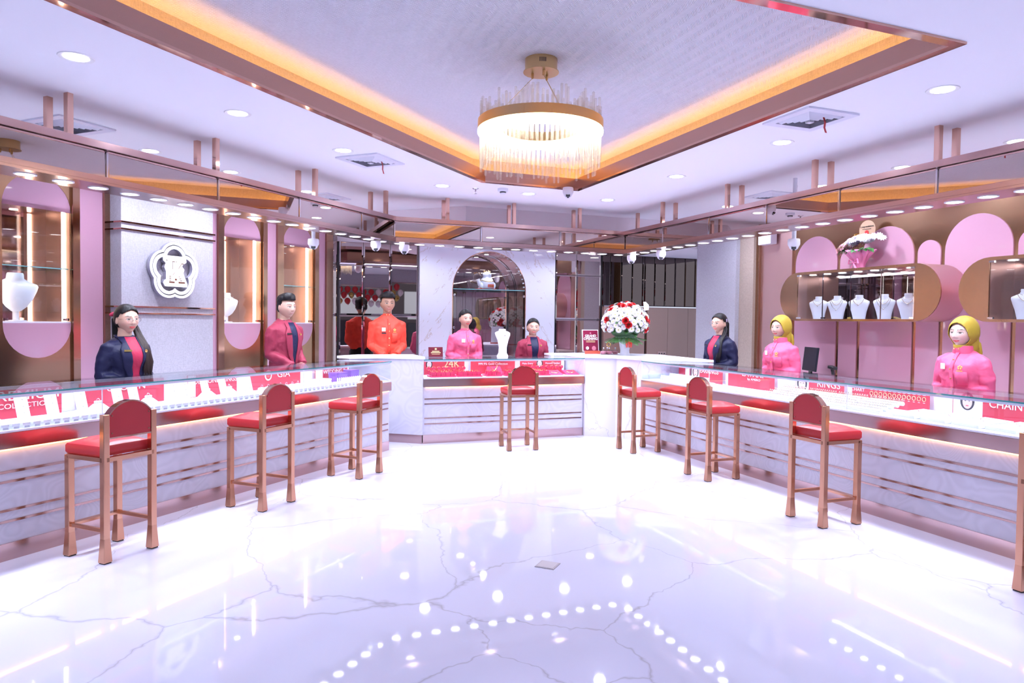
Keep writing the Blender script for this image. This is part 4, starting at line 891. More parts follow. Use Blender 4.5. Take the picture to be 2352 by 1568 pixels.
for k, (x, y) in enumerate(((2.52, 0.36), (3.22, 0.36), (3.62, 0.37), (4.19, 0.40), (4.42, 0.40))):
    place(None, 'ring_mount', ords[k] + ' white humped ring mount from the left edge', 'ring mount', 'L', x, y, ZD + 0.001, 0, 'humped mounts in the left counter', (('mount', hump_m), ('ring', ring1_m)))
dome_m = loft([(0, 0.034, 0.034, 0), (0.02, 0.036, 0.036, 0), (0.03, 0.028, 0.028, 0), (0.034, 0.012, 0.012, 0)], 16).mesh('dome', M_velvet, True, 60)
ring2_m = MB().tube([(0.011 * cos(a), 0, 0.044 + 0.011 * sin(a)) for a in [2 * pi * q / 10 for q in range(10)]], 0.002, 4, closed=True).mesh('ring', M_silver, True)
for k in range(9):
    place(None, 'ring_dome', ords[k] + ' round white ring dome before the shield sign', 'ring dome', 'L', 4.78 + 0.078 * k, 0.38, ZD + 0.001, 0, 'round domes before the shield sign', (('dome', dome_m), ('ring', ring2_m)))
M_purple = mat('purple_box', (0.22, 0.09, 0.40), 0.4); M_cream = mat('cream_box', (0.85, 0.78, 0.68), 0.5)
def gift(fr, x, y, z, w_, d, h, m, label):
    t = thing('gift_box', label, 'box', (x, y, z), 0, None, fr); MB().box(-w_, w_, -d, d, 0, h * 0.7).build('base', m, t, bevel=0.002); MB().box(-w_ - 0.002, w_ + 0.002, -d - 0.002, d + 0.002, h * 0.7, h).build('lid', m, t, bevel=0.002)
gift('L', 5.56, 0.36, ZD, 0.10, 0.05, 0.055, M_cream, 'cream box before the wedding sign')
gift('L', 5.88, 0.40, ZD, 0.09, 0.05, 0.10, M_purple, 'larger purple box at the far end of the left counter')
gift('L', 6.10, 0.40, ZD, 0.07, 0.05, 0.115, M_purple, 'tall purple box beside the end glass of the left counter')
gift('L', 6.14, 0.16, ZD, 0.06, 0.05, 0.04, M_purple, 'flat purple box at the front of the left counter end')
t = thing('watch_tray', 'white tray with two rows of upright earrings at the left counter end', 'jewellery tray', (5.86, 0.22, ZD), 0, None, 'L')
MB().box(-0.20, 0.20, -0.07, 0.07, 0, 0.02).build('tray', M_velvet, t)
mb = MB()
for i in range(12):
    for j in range(2): mb.box(-0.18 + 0.033 * i, -0.166 + 0.033 * i, -0.03 + 0.06 * j, -0.022 + 0.06 * j, 0.02, 0.05); mb.ball((-0.173 + 0.033 * i, -0.026 + 0.06 * j, 0.055), 0.007, 6, 4)
tag(mb.build('earring_stands', M_velvet, t), kind='stuff')
# small boxes standing on the pedestal behind the left counter glass
for k in range(9):
    gx, gy = 1.10 + 0.028 * k, 7.93 + 0.0 * k

# ================================================================ RIGHT COUNTER DISPLAYS
es = MB().box(-0.011, 0.011, -0.003, 0.003, 0, 0.05, 0, Matrix.Rotation(radians(-12), 4, 'X')); es.box(-0.011, 0.011, 0, 0.02, 0, 0.004); es_m = es.mesh('card', M_velvet)
ed_m = MB().ball((-0.004, -0.006, 0.03), 0.003, 6, 4).ball((0.004, -0.006, 0.03), 0.003, 6, 4).mesh('earring', M_silver)
for j in range(2):
    for i in range(26):
        place(None, 'earring_card', ('small white earring card in the front row at the marble corner', 'small white earring card in the back row at the marble corner')[j], 'earring card', 'R', -6.93 + 0.029 * i, 0.22 + 0.12 * j, ZD + 0.02 * j + 0.001, 0, 'earring cards in the right counter', (('card', es_m), ('earring', ed_m)))
MB_st = MB().box(-0.39, 0.39, -0.05, 0.05, 0, 0.019).build('riser', M_velvet); tag(MB_st, 'white riser under the back row of earring cards', 'riser'); at(MB_st, 'R', (-6.55, 0.345, ZD))
flat_m = MB().box(-0.15, 0.15, -0.10, 0.10, 0, 0.014).mesh('tray', M_velvet)
for k in range(3):
    place(None, 'jewellery_tray', ords[k] + ' flat white tray between the earrings and rings signs', 'jewellery tray', 'R', -5.95 + 0.32 * k, 0.20, ZD, 0, 'white trays in the right counter', (('tray', flat_m), ('rings', jew_m)))
rt = MB()
for j in range(5): rt.tube([(-0.15, -0.14 + 0.055 * j, 0.018 + 0.012 * j), (0.15, -0.14 + 0.055 * j, 0.018 + 0.012 * j)], 0.016, 10)
rt.box(-0.152, 0.152, -0.165, 0.10, 0, 0.012); rt_m = rt.mesh('tray', M_velvet, True)
rr = MB()
for j in range(5):
    for i in range(13):
        x, y, z = -0.138 + 0.023 * i, -0.14 + 0.055 * j, 0.040 + 0.012 * j
        rr.tube([(x + 0.009 * cos(a) * 0.3, y + 0.004 * cos(a), z + 0.011 * sin(a)) for a in [2 * pi * q / 8 for q in range(8)]], 0.0022, 4, closed=True); rr.ball((x, y, z + 0.012), 0.0045, 6, 4)
rr_m = rr.mesh('rings', mat('pale_gold', (0.85, 0.68, 0.5), 0.2, 1), True)
for k in range(4):
    t = place(None, 'ring_tray', ords[k] + ' ring tray from the corner, set with five rows of gold rings', 'ring tray', 'R', -4.92 + 0.315 * k, 0.25, ZD, 0, 'ring trays in the right counter', (('tray', rt_m), ('rings', rr_m)))
for o in COL.objects:
    if o.name.split('.')[0] == 'rings': o['kind'] = 'stuff'
mat_m = MB().box(-0.105, 0.105, -0.14, 0.14, 0, 0.022, 0, Matrix.Rotation(radians(4), 4, 'X')).mesh('mat', M_velvet)
nk_m = MB().tube([(0.05 * sin(a), -0.10 + 0.2 * a / 6.28 , 0.026 + 0.004) for a in [6.28 * q / 20 for q in range(21)]], 0.002, 4).mesh('bracelet', M_silver, True)
for k in range(6):
    place(None, 'bracelet_pad', ords[k] + ' sloping white bracelet pad from the ring trays', 'bracelet pad', 'R', -3.62 + 0.23 * k, 0.24, ZD + 0.01, radians(-8), 'bracelet pads in the right counter', (('pad', mat_m), ('bracelet', nk_m)))

# ================================================================ CENTRE COUNTER: RED TRAYS
rb = MB().lathe([(0.017, -0.026), (0.017, 0.026)], 14, (0, 0, 0), 0, Matrix.Translation((0, 0, 0.075)) @ Matrix.Rotation(pi / 2, 4, 'X')); rb.box(-0.006, 0.006, -0.008, 0.008, 0, 0.062); rb.box(-0.02, 0.02, -0.02, 0.02, 0, 0.006); rb_m = rb.mesh('stand', M_redtray, True)
bg_m = MB().tube([(0.020 * cos(a), -0.012, 0.075 + 0.020 * sin(a)) for a in [2 * pi * q / 14 for q in range(14)]], 0.0025, 5, closed=True).mesh('bangle', M_goldm, True)
for k in range(8):
    place(None, 'bangle_stand', ords[k] + ' red bangle stand from the left below the 24K sign', 'bangle stand', 'C', 2.03 + 0.062 * k, 0.36, ZD + 0.01, 0, 'red bangle stands', (('stand', rb_m), ('bangle', bg_m)))
for k in range(7):
    place(None, 'bangle_stand', ords[k] + ' red bangle stand from the left below the Moment Golden sign', 'bangle stand', 'C', 3.36 + 0.066 * k, 0.36, ZD + 0.01, 0, 'red bangle stands', (('stand', rb_m), ('bangle', bg_m)))
slope_m = MB().prism([(-0.028, 0.0), (0.028, 0.0), (0.028, 0.006), (-0.028, 0.045)], -0.026, 0.026, 0, Matrix.Rotation(radians(90), 4, 'Z') @ YZ).mesh('pad', M_redtray)
gb = MB()
for i in range(2): gb.tube([(-0.01 + 0.02 * i, -0.026, 0.016), (-0.01 + 0.02 * i, 0.0, 0.034), (-0.01 + 0.02 * i, 0.022, 0.050)], 0.0035, 6)
gb_m = gb.mesh('bracelet', M_goldm, True)
def red_tray(x, n, label):
    t = thing('red_tray', label, 'jewellery tray', (x, 0.20, ZD), 0, 'red trays in the centre counter', 'C')
    w_ = n * 0.056 / 2 + 0.01; MB().box(-w_, w_, -0.13, 0.06, 0, 0.012).build('tray', M_redtray, t, bevel=0.002)
    for i in range(n):
        for j in range(2):
            o = obj('pad', slope_m, t, (-w_ + 0.038 + 0.056 * i, -0.085 + 0.07 * j, 0.012 + 0.006 * j)); obj('bracelet', gb_m, o)
red_tray(2.14, 5, 'red tray of gold bracelets at the left end of the centre counter'); red_tray(2.46, 5, 'second red tray of gold bracelets from the left')
red_tray(2.76, 3, 'small red tray of gold bracelets below the gold collection sign'); red_tray(3.02, 4, 'red tray of gold bracelets left of the centre stool'); red_tray(3.33, 5, 'red tray of gold bracelets right of the centre stool')
t = thing('necklace_board', 'red velvet board with a gold pendant necklace', 'necklace board', (2.86, 0.36, ZD + 0.004), 0, None, 'C')
MB().prism([(-0.115, 0), (0.115, 0), (0.085, 0.10), (-0.085, 0.10)], -0.004, 0.004, 0, Matrix.Rotation(radians(-24), 4, 'X') @ YZ).build('board', M_redtray, t)
c = MB().tube([(x, -0.008 + 0.45 * z, z) for x, z in [(-0.05, 0.098), (-0.03, 0.07), (-0.008, 0.045), (0.008, 0.045), (0.03, 0.07), (0.05, 0.098)]], 0.004, 6).build('necklace', M_goldm, t, True); MB().ball((0, 0.004, 0.034), (0.012, 0.005, 0.016), 10, 6).build('pendant', M_goldm, c, True)
for k, x in enumerate((3.58, 3.80)):
    t = thing('necklace_board', ('red sloping necklace board below the Moment Golden sign', 'red sloping necklace board at the right end of the centre counter')[k], 'necklace board', (x, 0.20, ZD), 0, 'red necklace boards', 'C')
    MB().prism([(-0.12, 0.0), (0.09, 0.0), (0.09, 0.045), (0.06, 0.05)], -0.085, 0.085, 0, Matrix.Rotation(radians(90), 4, 'Z') @ YZ).build('board', M_redtray, t)
    MB().tube([(0.05 * cos(a), -0.02 + 0.045 * sin(a), 0.036 + 0.011 * sin(a)) for a in [2 * pi * q / 18 for q in range(18)]], 0.003, 5, closed=True).build('necklace', M_goldm, t, True)
# ================================================================ THINGS ON AND BEHIND THE COUNTERS
# lucky figure on the arch shelf
t = thing('porcelain_figurine', 'white and gold lucky figurine with red base on the arch shelf', 'figurine', (3.30, YM + 0.17, 1.8522))
MB().box(-0.15, 0.15, -0.06, 0.06, 0, 0.016).build('base', mat('red_wood', (0.45, 0.03, 0.03), 0.3), t, bevel=0.004)
MB().lathe([(0.08, 0.016), (0.10, 0.05), (0.105, 0.10), (0.085, 0.15), (0.06, 0.185), (0.065, 0.20)], 24, (0.02, 0, 0)).build('body', M_white, t, True, 60)
MB().ball((0.02, 0, 0.215), (0.066, 0.055, 0.05), 18, 12).build('head', M_white, t, True)
for sx in (-1, 1): MB().ball((0.02 + sx * 0.09, -0.03, 0.06), (0.035, 0.035, 0.05), 12, 8).build('paw', M_white, t, True)
MB().lathe([(0.022, 0), (0.030, 0.05), (0.026, 0.11), (0.034, 0.13)], 14, (0, 0, 0), 0, Matrix.Translation((-0.075, 0.0, 0.03)) @ Matrix.Rotation(radians(-22), 4, 'Y')).build('raised_arm', M_white, t, True)
for k in range(9):
    a = 2 * pi * k / 9; MB().ball((0.02 + 0.05 * cos(a), 0.04 * sin(a), 0.262 + 0.008 * (k % 2)), 0.010, 8, 6).build('crown_bead', M_goldm, t, True)
MB().tube([(0.02 + 0.1 * cos(a), -0.0 + 0.1 * sin(a), 0.125 + 0.012 * cos(2 * a)) for a in [2 * pi * k / 24 for k in range(24)]], 0.005, 6, closed=True).build('gold_cord', M_goldm, t, True)
MB().box(0.0, 0.09, -0.112, -0.098, 0.03, 0.075).build('plaque', mat('red_gold_plaque', (0.5, 0.05, 0.04), 0.3), t); MB().box(0.01, 0.08, -0.114, -0.112, 0.045, 0.06).build('plaque_gold', M_goldm, t)
for k in range(7): MB().ball((-0.12 + 0.04 * k, -0.045, 0.022), (0.014, 0.010, 0.009), 8, 6).build('ingot', M_goldm if k % 2 else M_white, t, True)
MB().lathe([(0.03, -0.004), (0.03, 0.0)], 18, (ACX, YM + 0.16, ASP + AR - 0.03)).build('added_arch_light', emitm('spot_lens', (1, 1, 1), 12), wb)  # glowing disc added at the arch top to go with the fill
areal('added_arch_fill', wb, (ACX, YM + 0.15, ASP + AR - 0.045), 0.08, 4.0, COOL, 165)  # fill light added to brighten the figurine in the shaded arch
# small framed card and acrylic stand by the arch
t = thing('table_card', 'small dark red card with gold lettering beside the woman in pink', 'card', (2.165, 0.53, 0.956), 0, None, 'C')
MB().box(-0.088, 0.088, -0.003, 0.003, 0, 0.118, 0, Matrix.Rotation(radians(-8), 4, 'X')).build('panel', mat('wine_card', (0.13, 0.012, 0.025), 0.3), t); MB().box(-0.092, 0.092, 0.0, 0.04, 0, 0.004).build('stand', M_glass, t)
MB().box(-0.045, 0.045, 0.003, 0.0052, 0.062, 0.072).build('print_line', M_tgold, t); MB().box(-0.06, 0.06, 0.001, 0.0035, 0.046, 0.055).build('print_line', M_tgold, t); MB().box(-0.05, 0.05, -0.0005, 0.001, 0.030, 0.034, 0, Matrix.Translation((0, 0.0, 0))).build('print_line', M_tgold, t); MB().box(-0.012, 0.012, 0.004, 0.006, 0.085, 0.105).build('crest', M_tgold, t)
t = thing('acrylic_stand', 'clear acrylic leaflet stand on the ledge inside the arch', 'leaflet stand', (3.02, YM + 0.16, 0.8605))
MB().box(-0.075, 0.075, -0.003, 0.003, 0, 0.28, 0, Matrix.Rotation(radians(-6), 4, 'X')).build('sheet', glassmat('acrylic', (0.82, 0.82, 0.92), 0.06), t); MB().box(-0.075, 0.075, -0.03, 0.05, 0, 0.004).build('foot', M_glass, t)
MB().box(-0.075, 0.075, -0.008, -0.004, 0.0, 0.055).build('label_strip', mat('label_red', (0.6, 0.1, 0.06), 0.4), t)
# grand opening sign
t = thing('opening_sign', 'framed wine red sign reading Grand Opening', 'sign', (4.222, 0.45, 0.9855), 0, None, 'C')
MB().box(-0.118, 0.118, -0.004, 0.004, 0.03, 0.315, 0, Matrix.Rotation(radians(-6), 4, 'X')).build('frame', M_white, t)
MB().box(-0.108, 0.108, -0.007, -0.004, 0.04, 0.306, 0, Matrix.Rotation(radians(-6), 4, 'X')).build('poster', mat('wine_poster', (0.20, 0.012, 0.045), 0.3), t)
R6 = (radians(84), 0, 0)
text('GRAND', 0.046, t, (0, -0.009 + 0.024, 0.232), R6, M_text, bold=0.001); text('OPENING', 0.046, t, (0, -0.009 + 0.020, 0.195), R6, M_text, bold=0.001)
for zz in (0.165, 0.150): MB().box(-0.065, 0.065, -0.009, -0.007, zz, zz + 0.005, 0, Matrix.Rotation(radians(-6), 4, 'X')).build('print_line', M_tgold, t)
for x, zz, w_ in ((-0.05, 0.075, 0.022), (0.045, 0.072, 0.030), (0.0, 0.270, 0.010)): MB().lathe([(w_, 0), (w_, 0.002)], 14, (0, 0, 0), 0, Matrix.Rotation(radians(-6), 4, 'X') @ Matrix.Translation((x, -0.007, zz)) @ Matrix.Rotation(pi / 2, 4, 'X')).build('print', M_pale if x < 0 else mat('print_rose', (0.6, 0.2, 0.28), 0.5), t)
MB().box(-0.122, 0.122, -0.05, 0.05, 0, 0.006).build('foot', M_white, t); MB().box(-0.112, 0.112, -0.052, -0.046, 0.0, 0.042).build('tag', mat('label_red', (0.6, 0.1, 0.06), 0.4), t)
# sweet jars in a gold-handled caddy
t = thing('sweet_caddy', 'clear bowls of pink sweets in a gold-handled caddy', 'caddy', (4.385, 0.27, 0.9855), 0, None, 'C')
MB().box(-0.13, 0.13, -0.07, 0.07, 0, 0.006).build('tray', M_glass, t)
for k, (x, y) in enumerate(((-0.085, -0.02), (-0.01, -0.035), (0.085, -0.02), (0.0, 0.035))):
    j = MB().lathe([(0.032, 0.006), (0.045, 0.03), (0.048, 0.052)], 18, (x, y, 0), cap=False).build('bowl', glassmat('bowl_glass', (0.95, 0.85, 0.88), 0.08), t, True)
    MB().lathe([(0.028, 0.008), (0.040, 0.03), (0.030, 0.042)], 14, (x, y, 0)).build('sweets', mat('pink_sweets', (0.65, 0.25, 0.32), 0.4), j, True)
    MB().lathe([(0.049, 0.052), (0.046, 0.058), (0.008, 0.062), (0.005, 0.072), (0.011, 0.078), (0.008, 0.086)], 16, (x, y, 0)).build('lid', M_glass, j, True); MB().ball((x, y, 0.082), 0.010, 10, 6).build('knob', M_white, j, True)
MB().tube([(0, 0.0, 0.006), (0, 0, 0.105)], 0.004, 8).build('handle_stem', M_goldm, t, True); MB().tube([(0.026 * cos(a), 0, 0.128 + 0.026 * sin(a)) for a in [2 * pi * k / 20 for k in range(20)]], 0.006, 8, closed=True).build('handle_ring', M_goldm, t, True)
# ---------------------------------------------------------------- flowers
M_leaf = mat('green_leaf', (0.05, 0.17, 0.04), 0.45); M_petw = mat('white_petal', (0.86, 0.85, 0.88), 0.5); M_petr = mat('red_petal', (0.58, 0.015, 0.02), 0.45); M_petp = mat('pink_petal', (0.82, 0.42, 0.50), 0.5); M_petl = mat('lilac_petal', (0.62, 0.50, 0.78), 0.5); M_eye = mat('flower_eye', (0.45, 0.42, 0.10), 0.6)
def daisy(n=14, r=0.032):
    mb = MB()
    for lay, rr_, zz in ((0, r, 0.0), (1, r * 0.7, 0.006)):
        for k in range(n):
            a = 2 * pi * (k + 0.5 * lay) / n; w_ = rr_ * 0.22; c_, s_ = cos(a), sin(a); v = lambda u, q, z: (u * c_ - q * s_, u * s_ + q * c_, z)
            mb.add([v(0.005, -w_ * 0.4, zz), v(0.005, w_ * 0.4, zz), v(rr_ * 0.7, w_, zz + 0.004), v(rr_, 0, zz + 0.001), v(rr_ * 0.7, -w_, zz + 0.004)], [(0, 1, 2, 3, 4)], 0)
    mb.ball((0, 0, 0.006), (0.007, 0.007, 0.005), 8, 5, 1); return mb
def rose(r=0.027):
    mb = MB(); rg = random.Random(2)
    for lay in range(5):
        n = 3 + lay; rad = r * (0.25 + 0.19 * lay); h = r * (1.25 - 0.10 * lay)
        for k in range(n):
            a = 2 * pi * k / n + lay * 0.7; da = pi / n * 1.25; vs = []
            for i in range(5):
                b = a - da + 2 * da * i / 4; bell = 1 - 0.25 * abs(i - 2) / 2
                vs += [(rad * 0.55 * cos(b), rad * 0.55 * sin(b), 0), (rad * cos(b), rad * sin(b), h * 0.6), (rad * (1.0 + 0.10 * lay) * cos(b), rad * (1.0 + 0.10 * lay) * sin(b), h * bell)]
            mb.add(vs, [(3 * i + q, 3 * i + 3 + q, 3 * i + 4 + q, 3 * i + 1 + q) for i in range(4) for q in range(2)])
    return mb
def leaf(L=0.09, w_=0.022):
    mb = MB(); vs = []; n = 6
    for i in range(n + 1):
        u = i / n; ww = w_ * sin(pi * u) ** 0.8; z = 0.02 * sin(pi * u); vs += [(-ww, L * u, z), (0, L * u, z - 0.004), (ww, L * u, z)]
    return mb.add(vs, [(3 * i + q, 3 * i + q + 1, 3 * i + q + 4, 3 * i + q + 3) for i in range(n) for q in range(2)])
def fern(L=0.14):
    mb = MB()
    for i in range(8):
        u = (i + 1) / 9; l = 0.045 * sin(pi * (0.25 + 0.7 * u))
        for s in (-1, 1): mb.add([(0, L * u, 0), (s * l, L * u + l * 0.35, -0.006), (s * l * 0.9, L * u + l * 0.6, -0.006), (0, L * u + 0.012, 0)], [(0, 1, 2, 3)])
    mb.tube([(0, 0, 0), (0, L, -0.004)], 0.0015, 4); return mb
dm_ = daisy().mesh('daisy', [M_petw, M_eye]); rm_ = rose().mesh('rose', M_petr, True, 60); lm_ = leaf().mesh('leaf', M_leaf, True); fm_ = fern().mesh('fern_leaf', M_leaf); pm_ = daisy(8, 0.018).mesh('filler_flower', [mat('pale_pink_petal', (0.82, 0.68, 0.80), 0.5), M_petw])
def aim(o, d, roll=0.0): o.rotation_euler = (d.to_track_quat('Z', 'Y').to_matrix() @ Matrix.Rotation(roll, 3, 'Z')).to_euler()
vx, vy = 4.505, 7.72
t = thing('flower_arrangement', 'white vase of white daisies and red roses on the marble corner', 'flower arrangement', (vx, vy, 0.9855))
MB().lathe([(0.062, 0), (0.066, 0.01), (0.058, 0.03), (0.056, 0.06), (0.070, 0.14), (0.080, 0.20), (0.084, 0.215), (0.078, 0.215)], 28).build('vase', M_white, t, True, 60)
fr_ = random.Random(21); cz_ = 0.40; RX, RZ = 0.275, 0.25
k = 0; pts_ = []
N_ = 150
for i in range(N_):
    zz = 1 - 1.35 * (i + 0.5) / N_; ph = i * 2.39996; rr_ = sqrt(max(0, 1 - zz * zz)); pts_.append(Vector((rr_ * cos(ph), rr_ * sin(ph), zz)))
ri = 0
for i, d in enumerate(pts_):
    p = Vector((d.x * RX, d.y * RX, cz_ + d.z * RZ)); nrm = Vector((d.x / RX, d.y / RX, d.z / RZ)).normalized(); q = fr_.choice((0, 0, 0, 2, 4, 5, 6, 1, 1, 2, 4, 6, 5, 2))
    if q == 0: o = obj('rose', rm_, t, p); o.scale = (1.15, 1.15, 1.15)
    elif q in (1, 2, 4): o = obj('daisy', dm_, t, p + nrm * fr_.uniform(0, 0.02)); s_ = fr_.uniform(1.15, 1.55); o.scale = (s_, s_, s_)
    elif q == 5: o = obj('filler_flower', pm_, t, p + nrm * 0.015); o.scale = (1.5, 1.5, 1.5)
    else: o = obj('daisy', dm_, t, p); o.scale = (1.2, 1.2, 1.2)
    aim(o, (nrm + Vector((fr_.uniform(-.25, .25), fr_.uniform(-.25, .25), fr_.uniform(-.2, .2)))).normalized(), fr_.uniform(0, 6))
for i in range(46):
    a = i * 2.39996; zz = -0.75 + 1.3 * (i / 46); rr_ = sqrt(max(0.1, 1 - zz * zz)); d = Vector((rr_ * cos(a), rr_ * sin(a), zz))
    o = obj('leaf', lm_, t, (d.x * RX * 0.72, d.y * RX * 0.72, cz_ + d.z * RZ * 0.75)); o.rotation_euler = (fr_.uniform(-0.5, 0.3), 0, atan2(d.y, d.x) - pi / 2); o.scale = (1.3, 1.25, 1.2)
for i in range(16):
    a = 2 * pi * i / 16 + 0.2; o = obj('fern_leaf', fm_, t, (0.11 * cos(a), 0.11 * sin(a), 0.235)); o.rotation_euler = (radians(fr_.uniform(-40, -10)), 0, a - pi / 2); o.scale = (1.2, 1.2, 1.2)
mb = MB(); gr = random.Random(4)
for i in range(260):
    zz = gr.uniform(-0.45, 1.0); ph = gr.uniform(0, 2 * pi); rr_ = sqrt(1 - zz * zz); mb.ball((rr_ * cos(ph) * RX * 1.05, rr_ * sin(ph) * RX * 1.05, cz_ + zz * RZ * 1.05), 0.0065, 5, 4)
tag(mb.build('baby_breath', M_petw, t), kind='stuff')
MB().ball((0, 0, cz_), (RX * 0.80, RX * 0.80, RZ * 0.82), 18, 12).build('foliage_core', mat('dark_foliage', (0.03, 0.08, 0.03), 0.7), t, True)
for a in (-1.9, -1.55, -1.2): MB().tube([(0.08 * cos(a), 0.08 * sin(a), 0.235), (0.10 * cos(a), 0.10 * sin(a), 0.18), (0.09 * cos(a) + 0.01, 0.09 * sin(a), 0.10)], [0.012, 0.018, 0.010], 8, flat=0.25).build('ribbon', mat('red_satin', (0.75, 0.05, 0.03), 0.3), t, True)
cd = MB().prism([(-0.035, 0), (0.03, -0.01), (0.05, 0.05), (0.02, 0.10), (-0.015, 0.11)], -0.001, 0.001, 0, Matrix.Translation((0.235, -0.12, 0.575)) @ Matrix.Rotation(radians(-18), 4, 'Y') @ YZ).build('message_card', mat('card_lilac', (0.80, 0.78, 0.92), 0.5), t)
# flower basket on the wall case
bx_, by_ = -5.40, 1.57
t = thing('flower_basket', 'pink tissue basket of mixed flowers on the pill-shaped case', 'flower basket', (bx_, by_, 1.973), 0, None, 'R')
M_tis = mat('pink_tissue', (0.90, 0.30, 0.55), 0.6)
n_ = 40; vs = []; mb = MB()
prof = [(0.0, 0.055, 0.0), (0.05, 0.060, 0.04), (0.10, 0.085, 0.10), (0.15, 0.12, 0.22), (0.19, 0.15, 0.26)]
for z, r_, wv in prof: vs += [(r_ * (1 + wv * sin(9 * 2 * pi * i / n_ + z * 30)) * cos(2 * pi * i / n_), r_ * 0.8 * (1 + wv * sin(9 * 2 * pi * i / n_ + z * 30)) * sin(2 * pi * i / n_), z) for i in range(n_)]
mb.add(vs, [(k * n_ + i, k * n_ + (i + 1) % n_, (k + 1) * n_ + (i + 1) % n_, (k + 1) * n_ + i) for k in range(4) for i in range(n_)] + [tuple(reversed(range(n_)))]); ob = mb.build('tissue_wrap', M_tis, t, True, 60); sd = ob.modifiers.new('s', 'SOLIDIFY'); sd.thickness = 0.002
for sx in (-1, 1): MB().tube([(0, -0.075, 0.07), (sx * 0.05, -0.085, 0.10), (sx * 0.06, -0.085, 0.055), (0, -0.078, 0.065)], 0.010, 6, closed=True, flat=0.4).build('bow_loop', M_tis, t, True); MB().tube([(0, -0.078, 0.065), (sx * 0.02, -0.084, 0.03), (sx * 0.035, -0.082, 0.0)], [0.008, 0.012, 0.012], 6, flat=0.3).build('bow_tail', M_tis, t, True)
pk_ = daisy(10, 0.030).mesh('pink_flower', [M_petp, M_eye]); lv_ = daisy(9, 0.026).mesh('lilac_flower', [M_petl, M_petw]); wh_ = daisy(10, 0.030).mesh('white_flower', [M_petw, M_petw])
fr_ = random.Random(9)
for i in range(74):
    u = fr_.uniform(-1, 1); x = u * 0.24; y = fr_.uniform(-0.09, 0.05); z = 0.22 + 0.05 * fr_.random() + 0.05 * u + 0.05 * (1 - u * u)
    me = pk_ if u < -0.35 else (wh_ if u > 0.15 else fr_.choice((pk_, lv_, wh_))); me = lv_ if fr_.random() < 0.13 else me
    o = obj(me.name.split('.')[0], me, t, (x, y, z)); aim(o, Vector((u * 0.6 + fr_.uniform(-.3, .3), -0.7, 0.5 + fr_.uniform(-.2, .3))).normalized()); o.scale = (1.45, 1.45, 1.45)
for i in range(14):
    u = -1 + 2 * i / 13; o = obj('leaf', lm_, t, (u * 0.14, -0.05, 0.19)); o.rotation_euler = (radians(fr_.uniform(-30, 0)), radians(u * 20), radians(180 + u * 75)); o.scale = (1.2, 1.0, 1)
bdm = front([(0.10 * cos(a), 0.10 * sin(a)) for a in [2 * pi * k / 28 for k in range(28)]], -0.0, 0.004, MB()); ob = bdm.build('greeting_board', mat('board_tan', (0.42, 0.27, 0.18), 0.5), t, loc=(0.03, 0.06, 0.40)); ob['label'] = 'round greeting board with black script'
text('Congratulations', 0.026, t, (0.03, 0.055, 0.435), m=M_black); text('for the grand opening', 0.012, t, (0.03, 0.055, 0.410), m=M_black)
MB().lathe([(0.024, 0), (0.024, 0.004)], 18, (0, 0, 0), 0, Matrix.Translation((0.03, 0.056, 0.372)) @ Matrix.Rotation(pi / 2, 4, 'X')).build('red_seal', mat('seal_red', (0.62, 0.03, 0.03), 0.4), t)
for k in range(9): MB().tube([(-0.07, 0.03, 0.30), (-0.07 + 0.075 * cos(radians(30 + 14 * k)), 0.03, 0.30 + 0.075 * sin(radians(30 + 14 * k)))], [0.004, 0.009], 5, flat=0.4).build('dried_fan', M_goldm, t)
# ---------------------------------------------------------------- behind the right counter
t = thing('back_counter', 'low cream back counter along the pink panels', 'counter', (-4.2, 1.55, 0), 0, None, 'R')
MB().box(-2.6, 2.6, -0.16, 0.17, 0.0, 0.81).build('body', M_pink, t); MB().box(-2.62, 2.62, -0.20, 0.174, 0.81, 0.84).build('worktop', mat('cream_worktop', (0.74, 0.69, 0.66), 0.3), t)
t = thing('monitor', 'black computer monitor seen from behind the headscarf woman', 'monitor', (-5.93, 1.45, 0.8402), radians(-22), None, 'R')
MB().box(-0.17, 0.17, -0.012, 0.012, 0.055, 0.315, 0, Matrix.Rotation(radians(-6), 4, 'X')).build('screen', mat('monitor_dark', (0.012, 0.013, 0.025), 0.3), t, bevel=0.004); MB().box(-0.03, 0.03, 0.012, 0.03, 0.01, 0.18).build('neck', M_black, t); MB().box(-0.10, 0.10, -0.06, 0.08, 0, 0.012).build('foot', M_black, t)
t = thing('barcode_scanner', 'black handheld barcode scanner on the back counter', 'scanner', (-5.60, 1.45, 0.8402), radians(-10), None, 'R')
MB().box(-0.045, 0.045, -0.05, 0.05, 0, 0.012).build('cradle', M_black, t); MB().tube([(0.02, 0, 0.012), (0.012, 0, 0.06), (0.0, 0, 0.10)], [0.016, 0.017, 0.020], 10).build('grip', M_black, t, True); MB().box(-0.06, 0.035, -0.028, 0.028, 0.095, 0.128, 0, Matrix.Rotation(radians(8), 4, 'Y')).build('head', M_black, t, bevel=0.006); MB().box(0.003, 0.012, -0.012, 0.012, 0.065, 0.09).build('trigger', mat('trigger_orange', (0.8, 0.25, 0.04), 0.4), t)
o = MB().box(-0.11, 0.11, -0.05, 0.05, -0.13, 0.13).build('wall_speaker', M_white, None, bevel=0.008); tag(at(o, 'R', (-6.86, 1.66, 2.50)), 'white boxy wall speaker under the right canopy', 'speaker')
